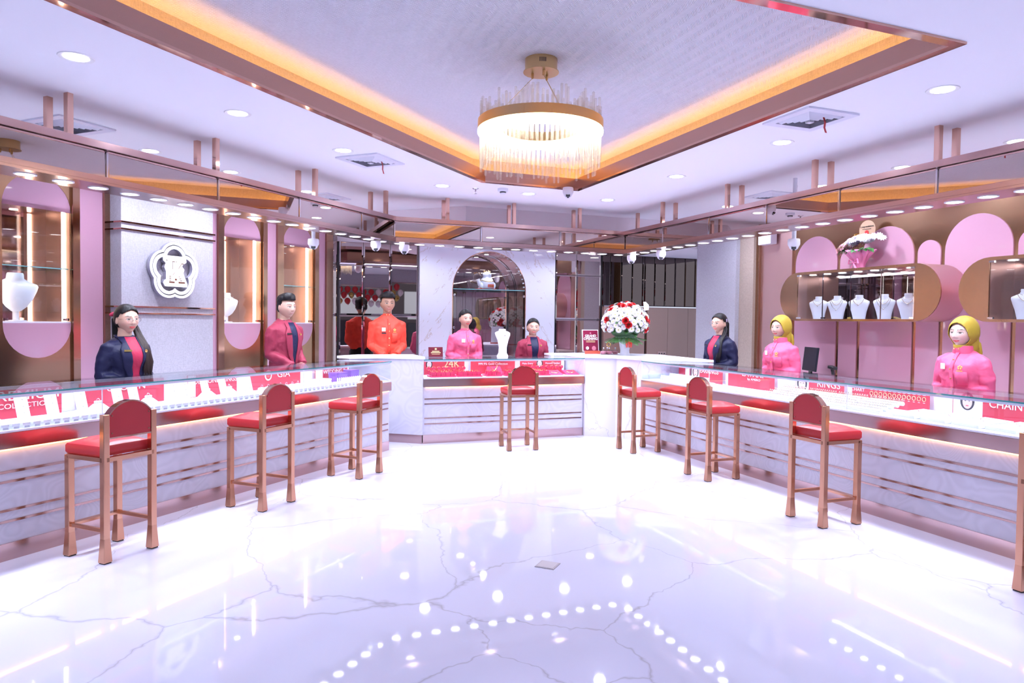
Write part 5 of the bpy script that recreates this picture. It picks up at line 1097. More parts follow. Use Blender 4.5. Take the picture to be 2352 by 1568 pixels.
# ---------------------------------------------------------------- balloon garland over the entrance, seen in the mirrors
M_br, M_bw, M_bg = mat('red_balloon', (0.55, 0.02, 0.025), 0.2), mat('white_balloon', (0.82, 0.74, 0.74), 0.25), mat('gold_balloon', (0.62, 0.42, 0.12), 0.2, 1.0)
bal = MB().lathe([(0.004, -0.135), (0.012, -0.13), (0.005, -0.12), (0.05, -0.09), (0.09, -0.03), (0.10, 0.02), (0.085, 0.07), (0.045, 0.105), (0.004, 0.118)], 16)
bms = [bal.mesh('balloon', m_, True, 180) for m_ in (M_br, M_bw, M_bg)]; labs = ('red balloon in the garland over the entrance', 'white balloon in the garland over the entrance', 'gold balloon in the garland over the entrance')
brn_ = random.Random(17)
for i in range(114):
    k = brn_.choices((0, 1, 2), (5, 3, 3))[0]; o = obj('balloon', bms[k]); s_ = brn_.uniform(0.86, 0.91) * (0.9 if k == 2 else 1)
    o.location = (-3.6 + 0.212 * (i // 3) + (0.106 if i % 3 == 1 else 0), -1.22 + (0.03 if i % 3 == 1 else 0), 2.265 - 0.165 * (i % 3) + brn_.uniform(-0.005, 0.005)); o.scale = (s_, s_, s_); o.rotation_euler = (brn_.uniform(-0.3, 0.3), brn_.uniform(-0.15, 0.15), 0)
    tag(o, labs[k], 'balloon', 'balloon garland over the entrance')
# ================================================================ PEOPLE
M_skin = mat('skin', (0.8, 0.6, 0.5), 0.45); _ca = nd(M_skin, 'ShaderNodeVertexColor'); _ca.layer_name = 'Col'; lk(M_skin, _ca, 'Color', bsdf(M_skin), 'Base Color')
bsdf(M_skin).inputs['Subsurface Weight'].default_value = 0.08; bsdf(M_skin).inputs['Subsurface Radius'].default_value = (0.01, 0.004, 0.002)
M_hair = mat('black_hair', (0.006, 0.005, 0.007), 0.42, spec=0.25); M_hairb = mat('dark_brown_hair', (0.022, 0.012, 0.011), 0.45, spec=0.25)
for _m in (M_hair, M_hairb):
    _t = texco(_m, 'Object', (90, 90, 3)); _n = nd(_m, 'ShaderNodeTexNoise', Scale=4.0, Detail=3.0); lk(_m, _t, 'Vector', _n, 'Vector'); bump(_m, _n, 'Fac', 0.5, 0.004)
def fabric(name, col, rough=0.6, sheen=0.0):
    m = mat(name, col, rough, sheen=sheen, spec=0.22); t_ = texco(m, 'Object', (1, 1, 1)); n_ = nd(m, 'ShaderNodeTexNoise', Scale=14.0, Detail=3.0, Roughness=0.45, Distortion=0.8); lk(m, t_, 'Vector', n_, 'Vector'); bump(m, n_, 'Fac', 0.35, 0.02); return m
M_navy = fabric('navy_suiting', (0.010, 0.011, 0.042), 0.5); M_maroon = fabric('maroon_suiting', (0.26, 0.027, 0.058), 0.55); M_orange = fabric('orange_red_shirt', (0.78, 0.062, 0.038), 0.5)
M_pinkS = fabric('pink_shirt', (0.70, 0.11, 0.225), 0.45); M_wine = fabric('wine_blouse', (0.33, 0.018, 0.055), 0.5); M_inkshirt = fabric('ink_shirt', (0.010, 0.012, 0.045), 0.5)
M_mustard = fabric('mustard_scarf', (0.40, 0.275, 0.035), 0.45); M_trouser = fabric('black_trousers', (0.012, 0.012, 0.016), 0.7); M_shoe = mat('black_shoe', (0.02, 0.02, 0.02), 0.3)
def ss(a, b, x): t = max(0.0, min(1.0, (x - a) / (b - a))); return t * t * (3 - 2 * t)
def g(d, s): return math.exp(-(d * d) / (2 * s * s))
def head_pt(lon, lat, man):
    """unit: metres for a 0.22 m head; origin at head centre, face towards -y"""
    cx, sx = cos(lat), sin(lat); x, y, z = cx * sin(lon), -cx * cos(lon), sx
    w_ = 0.079 if not man else 0.080
    # skull: deeper at the back, jaw narrows below
    px = w_ * x; pz = 0.110 * z; py = (0.092 if y < 0 else 0.104) * y
    low = ss(0.05, -0.95, z)
    px *= 1 - (0.36 if not man else 0.26) * low ** 1.4
    if y > 0: py *= 1 - 0.42 * ss(-0.15, -0.9, z)
    else: py *= 1 - 0.10 * ss(0.3, 0.95, z) + 0.02 * low
    if y < 0:       # flatten the face a little
        py = py * (1 - 0.06 * g(px, 0.05))
        f = ss(0.0, -0.35, y)
        ax = abs(px)
        d = 0.0
        d += 0.016 * g(px, 0.0075 + 0.004 * ss(0.0, -0.03, pz)) * ss(0.030, -0.022, pz) * ss(-0.046, -0.030, pz)      # nose
        d += 0.004 * g(ax - 0.011, 0.005) * g(pz + 0.029, 0.006)                                                   # nostrils
        d -= 0.0060 * g(ax - 0.031, 0.014) * g(pz - 0.006, 0.009)                                                  # sockets
        d += 0.0048 * g(ax - 0.031, 0.011) * g(pz - 0.002, 0.0065)                                                 # eyeball
        d += 0.0040 * g(ax - 0.028, 0.020) * g(pz - 0.023, 0.007)                                                  # brow
        d += 0.0060 * g(ax - 0.043, 0.016) * g(pz + 0.026, 0.018)                                                  # cheek
        d += 0.0062 * g(px, 0.017) * g(pz - 5 * px * px + 0.0545, 0.0045) + 0.0066 * g(px, 0.015) * g(pz - 5 * px * px + 0.0645, 0.0048)       # lips
        d -= 0.0035 * g(px, 0.020) * g(pz - 5 * px * px + 0.0595, 0.0022)
        d -= 0.004 * g(px, 0.02) * g(pz + 0.076, 0.006)
        d += 0.010 * g(px, 0.020) * g(pz + 0.094, 0.013)                                                           # chin
        py -= d * f
    return Vector((px, py, pz))
def face_col(p, y, skin, lip, brow, man):
    ax, z = abs(p.x), p.z; c = list(skin); zm = z - 5.0 * p.x * p.x
    def mixc(a, b, t): return [u + (v - u) * t for u, v in zip(a, b)]
    if y < -0.2:
        if not man: c = mixc(c, (0.80, 0.33, 0.30), 0.28 * g(ax - 0.045, 0.014) * g(z + 0.022, 0.014))
        bz = 0.0245 + 0.0030 * (1 - ((ax - 0.037) / 0.021) ** 2)
        if 0.013 < ax < 0.053 and abs(z - bz) < (0.0036 if man else 0.0025): c = mixc(c, brow, 0.92)
        e = ((ax - 0.031) / 0.0160) ** 2 + ((z - 0.0015) / (0.0054 if z > 0.0015 else 0.0046)) ** 2
        e2 = ((ax - 0.0320) / 0.0195) ** 2 + ((z - 0.0025) / 0.0076) ** 2
        if e2 < 1 and z > 0.0015: c = (0.03, 0.02, 0.02)
        if e < 1:
            c = (0.52, 0.47, 0.46)
            if ((p.x - (0.031 if p.x > 0 else -0.031)) ** 2 + (z - 0.0015) ** 2) < 0.0094 ** 2: c = (0.025, 0.015, 0.012)
        l = (p.x / (0.0245 if not man else 0.024)) ** 2 + ((zm + 0.0595) / (0.0088 if not man else 0.0065)) ** 2
        if l < 1: c = mixc(c, lip, 0.9 if not man else 0.55)
        if abs(zm + 0.0592) < 0.0013 and ax < 0.022: c = mixc(c, (0.22, 0.03, 0.04), 0.8)
    return (*c, 1)
def grid_lon(n):    # denser towards the face
    out = []
    for i in range(n):
        u = -1 + 2 * i / n; out.append(pi * (0.45 * u + 0.55 * u * abs(u) ** 0.9) if False else pi * (0.42 * u + 0.58 * u ** 3))
    return out
TORSO_F = [(0.485, 0.108, 0.074, 0.004), (0.53, 0.110, 0.076, 0.004), (0.58, 0.098, 0.068, 0.0), (0.625, 0.085, 0.060, -0.002), (0.67, 0.088, 0.066, -0.006), (0.715, 0.098, 0.079, -0.012), (0.755, 0.102, 0.074, -0.008), (0.785, 0.100, 0.060, 0.0), (0.807, 0.078, 0.048, 0.006), (0.824, 0.050, 0.040, 0.010), (0.838, 0.036, 0.036, 0.010)]
TORSO_M = [(0.485, 0.100, 0.070, 0.0), (0.53, 0.100, 0.070, 0.0), (0.58, 0.096, 0.066, 0.0), (0.625, 0.094, 0.064, 0.0), (0.67, 0.100, 0.068, -0.004), (0.715, 0.110, 0.073, -0.006), (0.755, 0.114, 0.071, -0.004), (0.797, 0.110, 0.058, 0.0), (0.822, 0.084, 0.048, 0.006), (0.840, 0.052, 0.042, 0.010), (0.853, 0.038, 0.038, 0.010)]
def torso_at(T, zz):
    if zz <= T[0][0]: return T[0][1:]
    for (z0, *a), (z1, *b) in zip(T[:-1], T[1:]):
        if zz <= z1: k = (zz - z0) / (z1 - z0); return tuple(u + (v - u) * k for u, v in zip(a, b))
    return T[-1][1:]
def person(label, fr, s, off, H, man=False, rot=0.0, head_rot=0.0, head_tilt=0.0, skin=(0.72, 0.47, 0.37), lip=(0.62, 0.07, 0.09), outfit='shirt', cloth=None, inner=None, hair='bun', glasses=False, bulk=1.0, extras=()):
    t = thing('person', label, 'person', (s, off, 0), radians(rot), None, fr)
    T = TORSO_M if man else TORSO_F; T = [(a, b * bulk, c * bulk, d) for a, b, c, d in T]
    hs = 0.222 / 0.22 if not man else 0.232 / 0.22
    hz_ = H - 0.110 * hs
    HM = Matrix.Translation((0, -0.012 * H, hz_)) @ Matrix.Rotation(radians(head_rot), 4, 'Z') @ Matrix.Rotation(radians(head_tilt), 4, 'Y') @ Matrix.Scale(hs, 4)
    # ---- body: head, neck, trunk, arms, hands, legs in one mesh
    mb = MB(); cols = []
    lons = grid_lon(120); nla = 92; pts = []
    for j in range(1, nla):
        lat = -pi / 2 + pi * j / nla
        for lo in lons: pts.append((lo, lat))
    vs = []
    for lo, la in pts:
        p = head_pt(lo, la, man); vs.append(HM @ p); cols.append(face_col(p, -cos(la) * cos(lo), skin, lip, (0.03, 0.02, 0.02), man))
    n = len(lons); fs = []
    for j in range(nla - 2):
        for i in range(n): i2 = (i + 1) % n; fs.append((j * n + i, j * n + i2, (j + 1) * n + i2, (j + 1) * n + i))
    fs.append(tuple(reversed(range(n)))); fs.append(tuple((nla - 2) * n + i for i in range(n)))
    mb.add(vs, fs)
    def addskin(fn):
        k = len(mb.v); fn(); cols.extend([(*skin, 1)] * (len(mb.v) - k))
    nz = 0.82 * H
    neck = loft([(nz, 0.062 * bulk, 0.055, 0.012), (nz + 0.03, 0.052, 0.052, 0.010), (nz + 0.06, 0.050, 0.052, 0.008), (H - 0.20, 0.049, 0.054, 0.004), (H - 0.155, 0.048, 0.058, 0.010), (H - 0.12, 0.04, 0.05, 0.012)], 24)
    addskin(lambda: mb.add(neck.v, neck.f))
    for sx in (-1, 1):      # ears
        addskin(lambda: mb.ball((sx * 0.0765, 0.012, -0.006), (0.008, 0.017, 0.029), 10, 8, 0, HM @ Matrix.Rotation(0, 4, 'Z')))
    tr = loft([(z * H, a * H * 0.9, b * H * 0.9, d * H) for z, a, b, d in T], 28); addskin(lambda: mb.add(tr.v, tr.f))
    sh, el, wr = {}, {}, {}
    for sx in (-1, 1):
        shw = (0.106 if not man else 0.117) * H * bulk
        sh[sx] = Vector((sx * shw * 0.93, 0.002 * H, (0.780 if man else 0.768) * H)); el[sx] = Vector((sx * (shw + (0.004 if man else 0.020) * H), 0.012 * H, 0.632 * H)); wr[sx] = Vector((sx * 0.045 * H, -0.112 * H - 0.01, 0.566 * H + (0.012 if sx > 0 else 0)))
        addskin(lambda: mb.tube([sh[sx], (sh[sx] + el[sx]) / 2, el[sx], (el[sx] + wr[sx]) / 2, wr[sx]], [0.024 * H, 0.020 * H, 0.018 * H, 0.016 * H, 0.0145 * H], 12))
        # hand: palm, four fingers, thumb, folded over the other hand
        d = Vector((-sx * 0.92, -0.30, -0.18)).normalized(); up = Vector((0, -0.35, 0.95)).normalized(); side = d.cross(up)
        pc = wr[sx] + d * 0.045
        M_ = Matrix((( *d, 0), (*up, 0), (*side, 0), (0, 0, 0, 1))).transposed(); M_.translation = pc
        addskin(lambda: mb.ball((0, 0, 0), (0.048, 0.016, 0.036), 14, 8, 0, M_))
        for q, ln in enumerate((0.056, 0.066, 0.062, 0.048)):
            b0 = Vector((0.034, 0.002, -0.027 + 0.018 * q)); addskin(lambda: mb.tube([b0, b0 + Vector((ln * 0.4, 0.004, 0)), b0 + Vector((ln * 0.75, -0.010, 0)), b0 + Vector((ln * 0.92, -0.028, 0))], [0.0088, 0.0085, 0.0075, 0.006], 8, M=M_))
        zt = -1 if sx > 0 else 1
        addskin(lambda: mb.tube([Vector((-0.018, 0.004, zt * 0.026)), Vector((0.008, 0.010, zt * 0.044)), Vector((0.030, 0.008, zt * 0.046))], [0.011, 0.0095, 0.0075], 8, M=M_))
        lx = sx * 0.052 * H
        addskin(lambda: mb.tube([(lx, 0.005, 0.50 * H), (lx, 0, 0.28 * H), (lx, 0.01, 0.15 * H), (lx, 0.01, 0.045)], [0.050 * H, 0.034 * H, 0.032 * H, 0.022 * H], 14))
    me = mb.mesh('body', M_skin, True, 180); ca = me.color_attributes.new('Col', 'FLOAT_COLOR', 'POINT')
    ca.data.foreach_set('color', [v for c in cols for v in c]); obj('body', me, t)
    # ---- trousers and shoes
    mb = loft([(0.47 * H, 0.05 * H, 0.06 * H, 0.002), (0.49 * H, 0.098 * H * bulk, 0.070 * H, 0.002), (0.54 * H, 0.104 * H * bulk, 0.072 * H, 0.002), (0.585 * H, 0.092 * H * bulk, 0.064 * H, 0.0)], 24)
    for sx in (-1, 1): mb.tube([(sx * 0.052 * H, 0.004, 0.545 * H), (sx * 0.054 * H, 0.0, 0.45 * H), (sx * 0.055 * H, 0, 0.28 * H), (sx * 0.055 * H, 0.008, 0.05)], [0.050 * H, 0.056 * H, 0.042 * H, 0.036 * H], 16)
    mb.build('trousers', M_trouser, t, True, 180)
    for sx in (-1, 1): MB().ball((sx * 0.055 * H, -0.045, 0.035), (0.045, 0.125, 0.035), 14, 8).build('shoe', M_shoe, t, True, 180)
    # ---- jacket or shirt: trunk and sleeves fused
    jk = outfit != 'shirt'; inf = 0.010 if jk else 0.006; hem = 0.47 if jk else 0.545
    secs = [(z * H, a * H + inf + (0.012 if jk and z < 0.6 else 0.006 if z < 0.66 else 0), b * H + inf + (0.010 if z < 0.66 else 0), d * H) for z, a, b, d in T if z >= hem]
    if not jk: secs = [(0.548 * H, 0.098 * H * bulk, 0.068 * H, 0.0)] + secs
    mb = loft(secs, 36)
    rs = ((0.0415 if jk else 0.0385) if not man else (0.0385 if jk else 0.036)) * H * (0.5 + 0.5 * bulk)
    for sx in (-1, 1):
        a, b, c = sh[sx], el[sx], wr[sx]
        pts_ = [a + Vector((-sx * 0.035 * H, 0, 0.018 * H)), a, a * 0.66 + b * 0.34, a * 0.3 + b * 0.7, b + Vector((0, 0.002, 0)), b * 0.72 + c * 0.28 + Vector((0, -0.004, -0.006)), b * 0.4 + c * 0.6, c]
        mb.tube(pts_, [rs * 0.85, rs, rs * 0.98, rs * 0.92, rs * 0.90, rs * 0.86, rs * 0.74, rs * 0.60], 18)
    o = mb.build('jacket' if jk else 'shirt', cloth, t, True, 180)
    r = o.modifiers.new('fuse', 'REMESH'); r.mode = 'VOXEL'; r.voxel_size = 0.0085; r.use_smooth_shade = True
    sm = o.modifiers.new('relax', 'SMOOTH'); sm.factor = 0.6; sm.iterations = 6
    tx = bpy.data.textures.get('folds') or bpy.data.textures.new('folds', 'CLOUDS'); tx.noise_scale = 0.085; tx.noise_depth = 1
    dm = o.modifiers.new('folds', 'DISPLACE'); dm.texture = tx; dm.strength = 0.026; dm.mid_level = 0.5; dm.texture_coords = 'GLOBAL'
    sm = o.modifiers.new('relax2', 'SMOOTH'); sm.factor = 0.5; sm.iterations = 2
    def yf(x, z, m_=0.0):
        a, b, d = torso_at(T, z / H); w_ = a * H + inf + 0.004; dp = b * H + inf + (0.008 if z / H < 0.66 else 0)
        return d * H - dp * sqrt(max(0.05, 1 - (x / w_) ** 2)) - m_
    def patch(name, rows, m, mg, thick=0.004, cols_=6):   # rows: (z, x_left, x_right)
        mbp = MB(); vs = []
        for z, xl, xr in rows: vs += [(xl + (xr - xl) * k / cols_, yf(xl + (xr - xl) * k / cols_, z, mg), z) for k in range(cols_ + 1)]
        q = cols_ + 1; mbp.add(vs, [(j * q + k, j * q + k + 1, (j + 1) * q + k + 1, (j + 1) * q + k) for j in range(len(rows) - 1) for k in range(cols_)])
        ob = mbp.build(name, m, t, True, 180); sd = ob.modifiers.new('solid', 'SOLIDIFY'); sd.thickness = thick; sd.offset = 0; return ob
    def dot(x, z, r_, m, name='button', mg=0.009): 
        MB().lathe([(r_, 0), (r_, 0.003), (r_ * 0.6, 0.0045)], 10, (0, 0, 0), 0, Matrix.Translation((x, yf(x, z, mg), z)) @ Matrix.Rotation(pi / 2, 4, 'X')).build(name, m, t, True)
    def plate(name, x, z, w_, h_, m, mg=0.012):
        a = math.atan2(yf(x + 0.02, z) - yf(x - 0.02, z), 0.04)
        return MB().box(-w_, w_, -0.0015, 0.0015, -h_, h_, 0, Matrix.Translation((x, yf(x, z, mg), z)) @ Matrix.Rotation(a, 4, 'Z')).build(name, m, t)
    if not jk:
        cz = (0.840 if man else 0.826) * H
        hj = 0.010 if hair == 'hijab' else 0.0
        cb = loft([(cz - 0.016, 0.068 + hj, 0.060 + hj, 0.006), (cz + 0.004, 0.060 + hj, 0.058 + 1.6 * hj, 0.004 - 0.3 * hj), (cz + 0.034 + 1.2 * hj, 0.0555 + hj, 0.058 + 1.2 * hj, 0.004 - 0.3 * hj)], 28); cb.build('collar', cloth, t, True, 60)
        patch('placket', [(z * H, -0.014, 0.014) for z in (0.56, 0.62, 0.68, 0.74, 0.79, 0.825)], cloth, 0.008, 0.004, 2)
        for z in (0.585, 0.635, 0.685, 0.735, 0.785): dot(0, z * H, 0.0062, M_goldm, mg=0.012)
        for x in (-0.022, 0.012): 
            MB().ball((x, -0.0565 - 2.0 * hj, cz + 0.020), 0.0062, 8, 6).build('button', M_goldm, t, True)
        plate('badge', -0.068, 0.748 * H, 0.022, 0.022, mat('badge_cream', (0.86, 0.82, 0.70), 0.5)); 
        if man: plate('name_tag', -0.066, 0.722 * H, 0.027, 0.008, M_black)
        for k in range(5):
            a = pi / 2 + 2 * pi * k / 5; dot(0.066 + 0.011 * cos(a), 0.745 * H + 0.011 * sin(a), 0.0065, mat('embroidery_gold', (0.85, 0.42, 0.12), 0.6), 'embroidery', 0.010)
        plate('embroidery', 0.066, 0.745 * H - 0.026, 0.020, 0.003, mat('embroidery_gold', (0.85, 0.42, 0.12), 0.6), 0.011)
        patch('pocket', [(0.655 * H, 0.035, 0.105), (0.69 * H, 0.033, 0.108), (0.722 * H, 0.033, 0.108)], cloth, 0.0075, 0.004, 4)
        for sx in (-1, 1): MB().tube([wr[sx] + (el[sx] - wr[sx]).normalized() * 0.035, wr[sx] + (el[sx] - wr[sx]).normalized() * -0.005], 0.030, 14).build('cuff', cloth, t, True)
    else:
        bot, topz = (0.575 if not man else 0.555) * H, 0.832 * H
        vr = []
        for k in range(9):
            z = bot + (topz - bot) * k / 8; u = k / 8; wv = (0.052 if man else 0.062) * (sin(pi * min(1, 0.18 + 0.50 * u)) if True else 1); wv *= 0.75 if (man and k < 2) else 1
            vr.append((z, -wv * (0.55 + 0.45 * u), wv * (0.55 + 0.45 * u)))
        patch('inner_top' if not man else 'inner_shirt', vr, inner, 0.010, 0.004, 8)
        cz = (0.836 if man else 0.822) * H
        loft([(cz - 0.03, 0.085, 0.066, 0.008), (cz - 0.008, 0.066, 0.060, 0.008), (cz + 0.002, 0.056, 0.057, 0.008)], 28).build('neckline', inner, t, True, 60)
        for sx in (-1, 1):
            rows = []
            for k in range(9):
                z, xl, xr = vr[k]; xi = (xr if sx > 0 else xl); u = k / 8; lw = 0.012 + 0.052 * sin(pi * min(1.0, u * 0.72 + 0.02)); 
                if u > 0.80: lw = 0.030
                rows.append((z, xi - sx * 0.004, xi + sx * lw) if sx > 0 else (z, xi - lw, xi + 0.004))
            patch('lapel', rows, cloth, 0.015, 0.006, 5)
            mbc = MB(); cpts = []
            for k in range(8):
                a = radians(-58 + k * 30) ; rr_ = 0.066 - 0.001 * k
                cpts.append((sx * rr_ * 1.02 * cos(a), 0.012 + rr_ * 0.98 * sin(a), cz - 0.006 + 0.030 * ss(-0.06, 0.05, rr_ * sin(a))))
            mbc.tube(cpts, [0.014, 0.016, 0.017, 0.017, 0.017, 0.016, 0.016, 0.015], 8, flat=0.55); mbc.build('jacket_collar', cloth, t, True, 180)
        if man:
            for sx in (-1, 1):
                mbc = MB(); mbc.add([(0, -0.056, cz - 0.030), (sx * 0.050, -0.030, cz + 0.020), (sx * 0.056, -0.046, cz - 0.022), (sx * 0.016, -0.066, cz - 0.055)], [(0, 1, 2, 3) if sx > 0 else (3, 2, 1, 0)]); ob = mbc.build('shirt_collar', inner, t); sd = ob.modifiers.new('s', 'SOLIDIFY'); sd.thickness = 0.006
            for z in (0.60, 0.65, 0.70, 0.75): dot(0.0, z * H, 0.005, M_inkshirt, mg=0.016)
        dot(-0.012 if man else 0.0, bot - 0.012, 0.009, M_black, mg=0.014)
        plate('name_tag', -0.074, 0.762 * H, 0.028, 0.007, M_goldm if hair == 'half_up' else M_black, 0.024)
        dot(0.078, 0.758 * H, 0.012, M_goldm, 'lapel_pin', 0.022)
        for sx in (-1, 1): MB().tube([wr[sx] + (el[sx] - wr[sx]).normalized() * 0.03, wr[sx] + (el[sx] - wr[sx]).normalized() * -0.004], 0.029, 14).build('cuff', cloth, t, True)
    # ---- hair
    def shell(fn_keep, fn_t, name, m, nl=72, na=56):
        mbh = MB(); vs = {}; idx = {}
        for j in range(na + 1):
            la = -pi / 2 * 0.98 + pi * 0.98 * j / na
            for i in range(nl):
                lo = -pi + 2 * pi * i / nl; p = head_pt(lo, la, man); d = Vector((cos(la) * sin(lo), -cos(la) * cos(lo), sin(la)))
                base = Vector((p.x, p.y if d.y > 0 else (-0.092 * cos(la) * cos(lo) * (1 - 0.10 * ss(0.3, 0.95, d.z))), p.z))
                vs[(i, j)] = (base, d)
        for j in range(na):
            for i in range(nl):
                q = [(i, j), ((i + 1) % nl, j), ((i + 1) % nl, j + 1), (i, j + 1)]
                if all(fn_keep(*vs[k]) for k in q):
                    for k in q:
                        if k not in idx: idx[k] = len(mbh.v); b_, d_ = vs[k]; mbh.v.append(tuple(HM @ (b_ + d_ * fn_t(b_, d_))))
                    mbh.f.append(tuple(idx[k] for k in q)); mbh.mi.append(0)
        ob = mbh.build(name, m, t, True, 180); sd = ob.modifiers.new('solid', 'SOLIDIFY'); sd.thickness = 0.006; sd.offset = -1
        s2 = ob.modifiers.new('smooth', 'SMOOTH'); s2.factor = 0.5; s2.iterations = 3
        return ob
    def hp(x, y, z): return HM @ Vector((x, y, z))
    if man:
        line = lambda b, d: b.z > (0.056 if d.y < -0.25 else 0.006 + 0.05 * ss(-0.05, -0.30, d.y) if d.y < 0.25 else -0.05) and not (abs(b.x) > 0.05 and d.y < 0.05 and b.z < 0.012)
        ob = shell(line, lambda b, d: 0.004 + 0.028 * ss(0.03, 0.085, b.z) + 0.016 * ss(0.0, -0.6, d.y) * ss(0.06, 0.10, b.z), 'hair', M_hair)
        hx = bpy.data.textures.get('strands') or bpy.data.textures.new('strands', 'CLOUDS'); hx.noise_scale = 0.03; hd_ = ob.modifiers.new('strands', 'DISPLACE'); hd_.texture = hx; hd_.strength = 0.014
    elif hair != 'hijab':
        hl = lambda b, d: (b.z > 0.068 - 0.020 * (abs(b.x) / 0.05) ** 2 if d.y < -0.45 else (b.z > 0.018 + 0.03 * ss(-0.2, -0.45, d.y) if d.y < 0.0 else b.z > -0.062))
        shell(hl, lambda b, d: 0.005 + 0.009 * ss(0.0, 0.09, b.z) + 0.004 * ss(-0.2, 0.5, d.y), 'hair', M_hair)
        if hair == 'bun': MB().ball((0, 0.118, 0.012), (0.040, 0.030, 0.040), 16, 10, 0, HM).build('hair_bun', M_hair, t, True)
        if hair in ('half_up', 'side_lock'):
            mh = M_hair
            mbh = MB(); secs = [((0, 0.060, 0.055), 0.050), ((0, 0.100, 0.0), 0.062), ((0, 0.098, -0.07), 0.064), ((0, 0.095, -0.15), 0.066), ((0.0, 0.105, -0.24), 0.062), ((0.0, 0.11, -0.33), 0.045)]
            mbh.tube([hp(*p) for p, _ in secs], [r_ for _, r_ in secs], 16, flat=0.42); mbh.build('back_hair', mh, t, True)
            sg_ = 1
            xo = 1 if hair == 'half_up' else 1
            lock = [(0.062, 0.030, -0.01), (0.074, 0.020, -0.07), (0.085, -0.015, -0.135), (0.090, -0.075, -0.20), (0.088, -0.10, -0.27), (0.092, -0.112, -0.34), (0.088, -0.118, -0.40), (0.094, -0.112, -0.44)]
            rr_ = [0.020, 0.026, 0.030, 0.032, 0.034, 0.032, 0.026, 0.010]
            for q in range(4):
                dx = 0.010 * (q - 1.5); MB().tube([hp(x + dx * (0.6 + 0.8 * k / 7) + 0.006 * sin(k * 1.7 + q * 2), y - 0.004 * (q % 2), z) for k, (x, y, z) in enumerate(lock)], [r_ * 0.62 for r_ in rr_], 10, flat=0.7).build('hair_lock', M_hairb if hair == 'half_up' else M_hair, t, True)
            if hair == 'half_up':
                bow = MB(); 
                for sx in (-1, 1): bow.ball((sx * 0.030, 0.112, 0.052), (0.034, 0.012, 0.018), 12, 8, 0, HM @ Matrix.Rotation(radians(14 * sx), 4, 'Y')); bow.tube([(sx * 0.008, 0.116, 0.045), (sx * 0.022, 0.125, 0.015), (sx * 0.030, 0.120, -0.02)], [0.008, 0.012, 0.014], 8, flat=0.3, M=HM)
                bow.ball((0, 0.116, 0.050), 0.012, 10, 8, 0, HM); bow.build('hair_bow', M_wine, t, True)
            else:
                MB().box(0.066, 0.084, 0.02, 0.034, 0.02, 0.055, 0, HM).build('hair_clip', mat('lilac_clip', (0.6, 0.5, 0.75), 0.3), t)
    else:
        def face_open(b, d): return not (d.y < -0.25 and (b.x / 0.066) ** 2 + ((b.z + 0.018) / (0.084 if b.z > -0.018 else 0.103)) ** 2 < 1)
        shell(lambda b, d: face_open(b, d), lambda b, d: 0.013 + 0.016 * ss(-0.3, 0.6, d.y) + 0.006 * ss(0.0, 0.1, b.z), 'headscarf', M_mustard, 96, 72)
        sc_ = [(-0.088, 0.052, 0.070, 0.014), (-0.108, 0.052, 0.064, 0.016), (-0.128, 0.049, 0.058, 0.016), (-0.15, 0.048, 0.054, 0.016), (-0.180, 0.048, 0.053, 0.016)]
        mbh = MB(); n_ = 36; vs = []
        for z, a, b_, dy in sc_: vs += [hp(a * cos(2 * pi * i / n_) * (1 + 0.025 * sin(i * 2.2)), dy + b_ * sin(2 * pi * i / n_) * (1 + 0.025 * sin(i * 2.2)), z) for i in range(n_)]
        mbh.add(vs, [(k * n_ + i, k * n_ + (i + 1) % n_, (k + 1) * n_ + (i + 1) % n_, (k + 1) * n_ + i) for k in range(len(sc_) - 1) for i in range(n_)]); ob = mbh.build('scarf_wrap', M_mustard, t, True, 180); sd = ob.modifiers.new('s', 'SOLIDIFY'); sd.thickness = 0.006
        loft_ = MB(); n_ = 28; vs = []
        dr = [(0.03, 0.070, 0.050, 0.055), (-0.04, 0.084, 0.060, 0.062), (-0.10, 0.086, 0.060, 0.066), (-0.16, 0.078, 0.052, 0.070), (-0.21, 0.060, 0.036, 0.074), (-0.25, 0.030, 0.016, 0.078)]
        for k, (z, a, b_, dy) in enumerate(dr): vs += [hp(a * cos(2 * pi * i / n_) * (1 + 0.05 * sin(i * 1.9 + k)), dy + b_ * sin(2 * pi * i / n_) * (1 + 0.06 * sin(i * 1.9 + k)), z) for i in range(n_)]
        loft_.add(vs, [(k * n_ + i, k * n_ + (i + 1) % n_, (k + 1) * n_ + (i + 1) % n_, (k + 1) * n_ + i) for k in range(5) for i in range(n_)] + [tuple(reversed(range(n_))), tuple(5 * n_ + i for i in range(n_))]); loft_.build('scarf_drape', M_mustard, t, True, 180)
        # gathered tail behind the neck
        for q, (dx, ln) in enumerate(((-0.045, 0.12), (0.0, 0.16), (0.045, 0.14))):
            MB().tube([hp(dx * 0.4, 0.090, -0.035), hp(dx * 0.9, 0.115, -0.085), hp(dx * 1.3, 0.118, -0.085 - ln * 0.5), hp(dx * 1.5, 0.100, -0.085 - ln)], [0.034, 0.052, 0.046, 0.018], 14, flat=0.6).build('scarf_tail', M_mustard, t, True)
    if glasses:
        mg = MB()
        for sx in (-1, 1):
            mg.tube([(sx * 0.032 + 0.0235 * cos(a), -0.098, 0.000 + 0.0195 * sin(a)) for a in [2 * pi * q / 22 for q in range(22)]], 0.0012, 6, closed=True, M=HM)
            mg.tube([(sx * 0.055, -0.096, 0.004), (sx * 0.074, -0.05, 0.006), (sx * 0.078, 0.012, 0.004)], 0.0011, 6, M=HM)
        mg.tube([(-0.009, -0.099, 0.004), (0, -0.102, 0.006), (0.009, -0.099, 0.004)], 0.0012, 6, M=HM); gl = mg.build('glasses', M_silver, t, True)
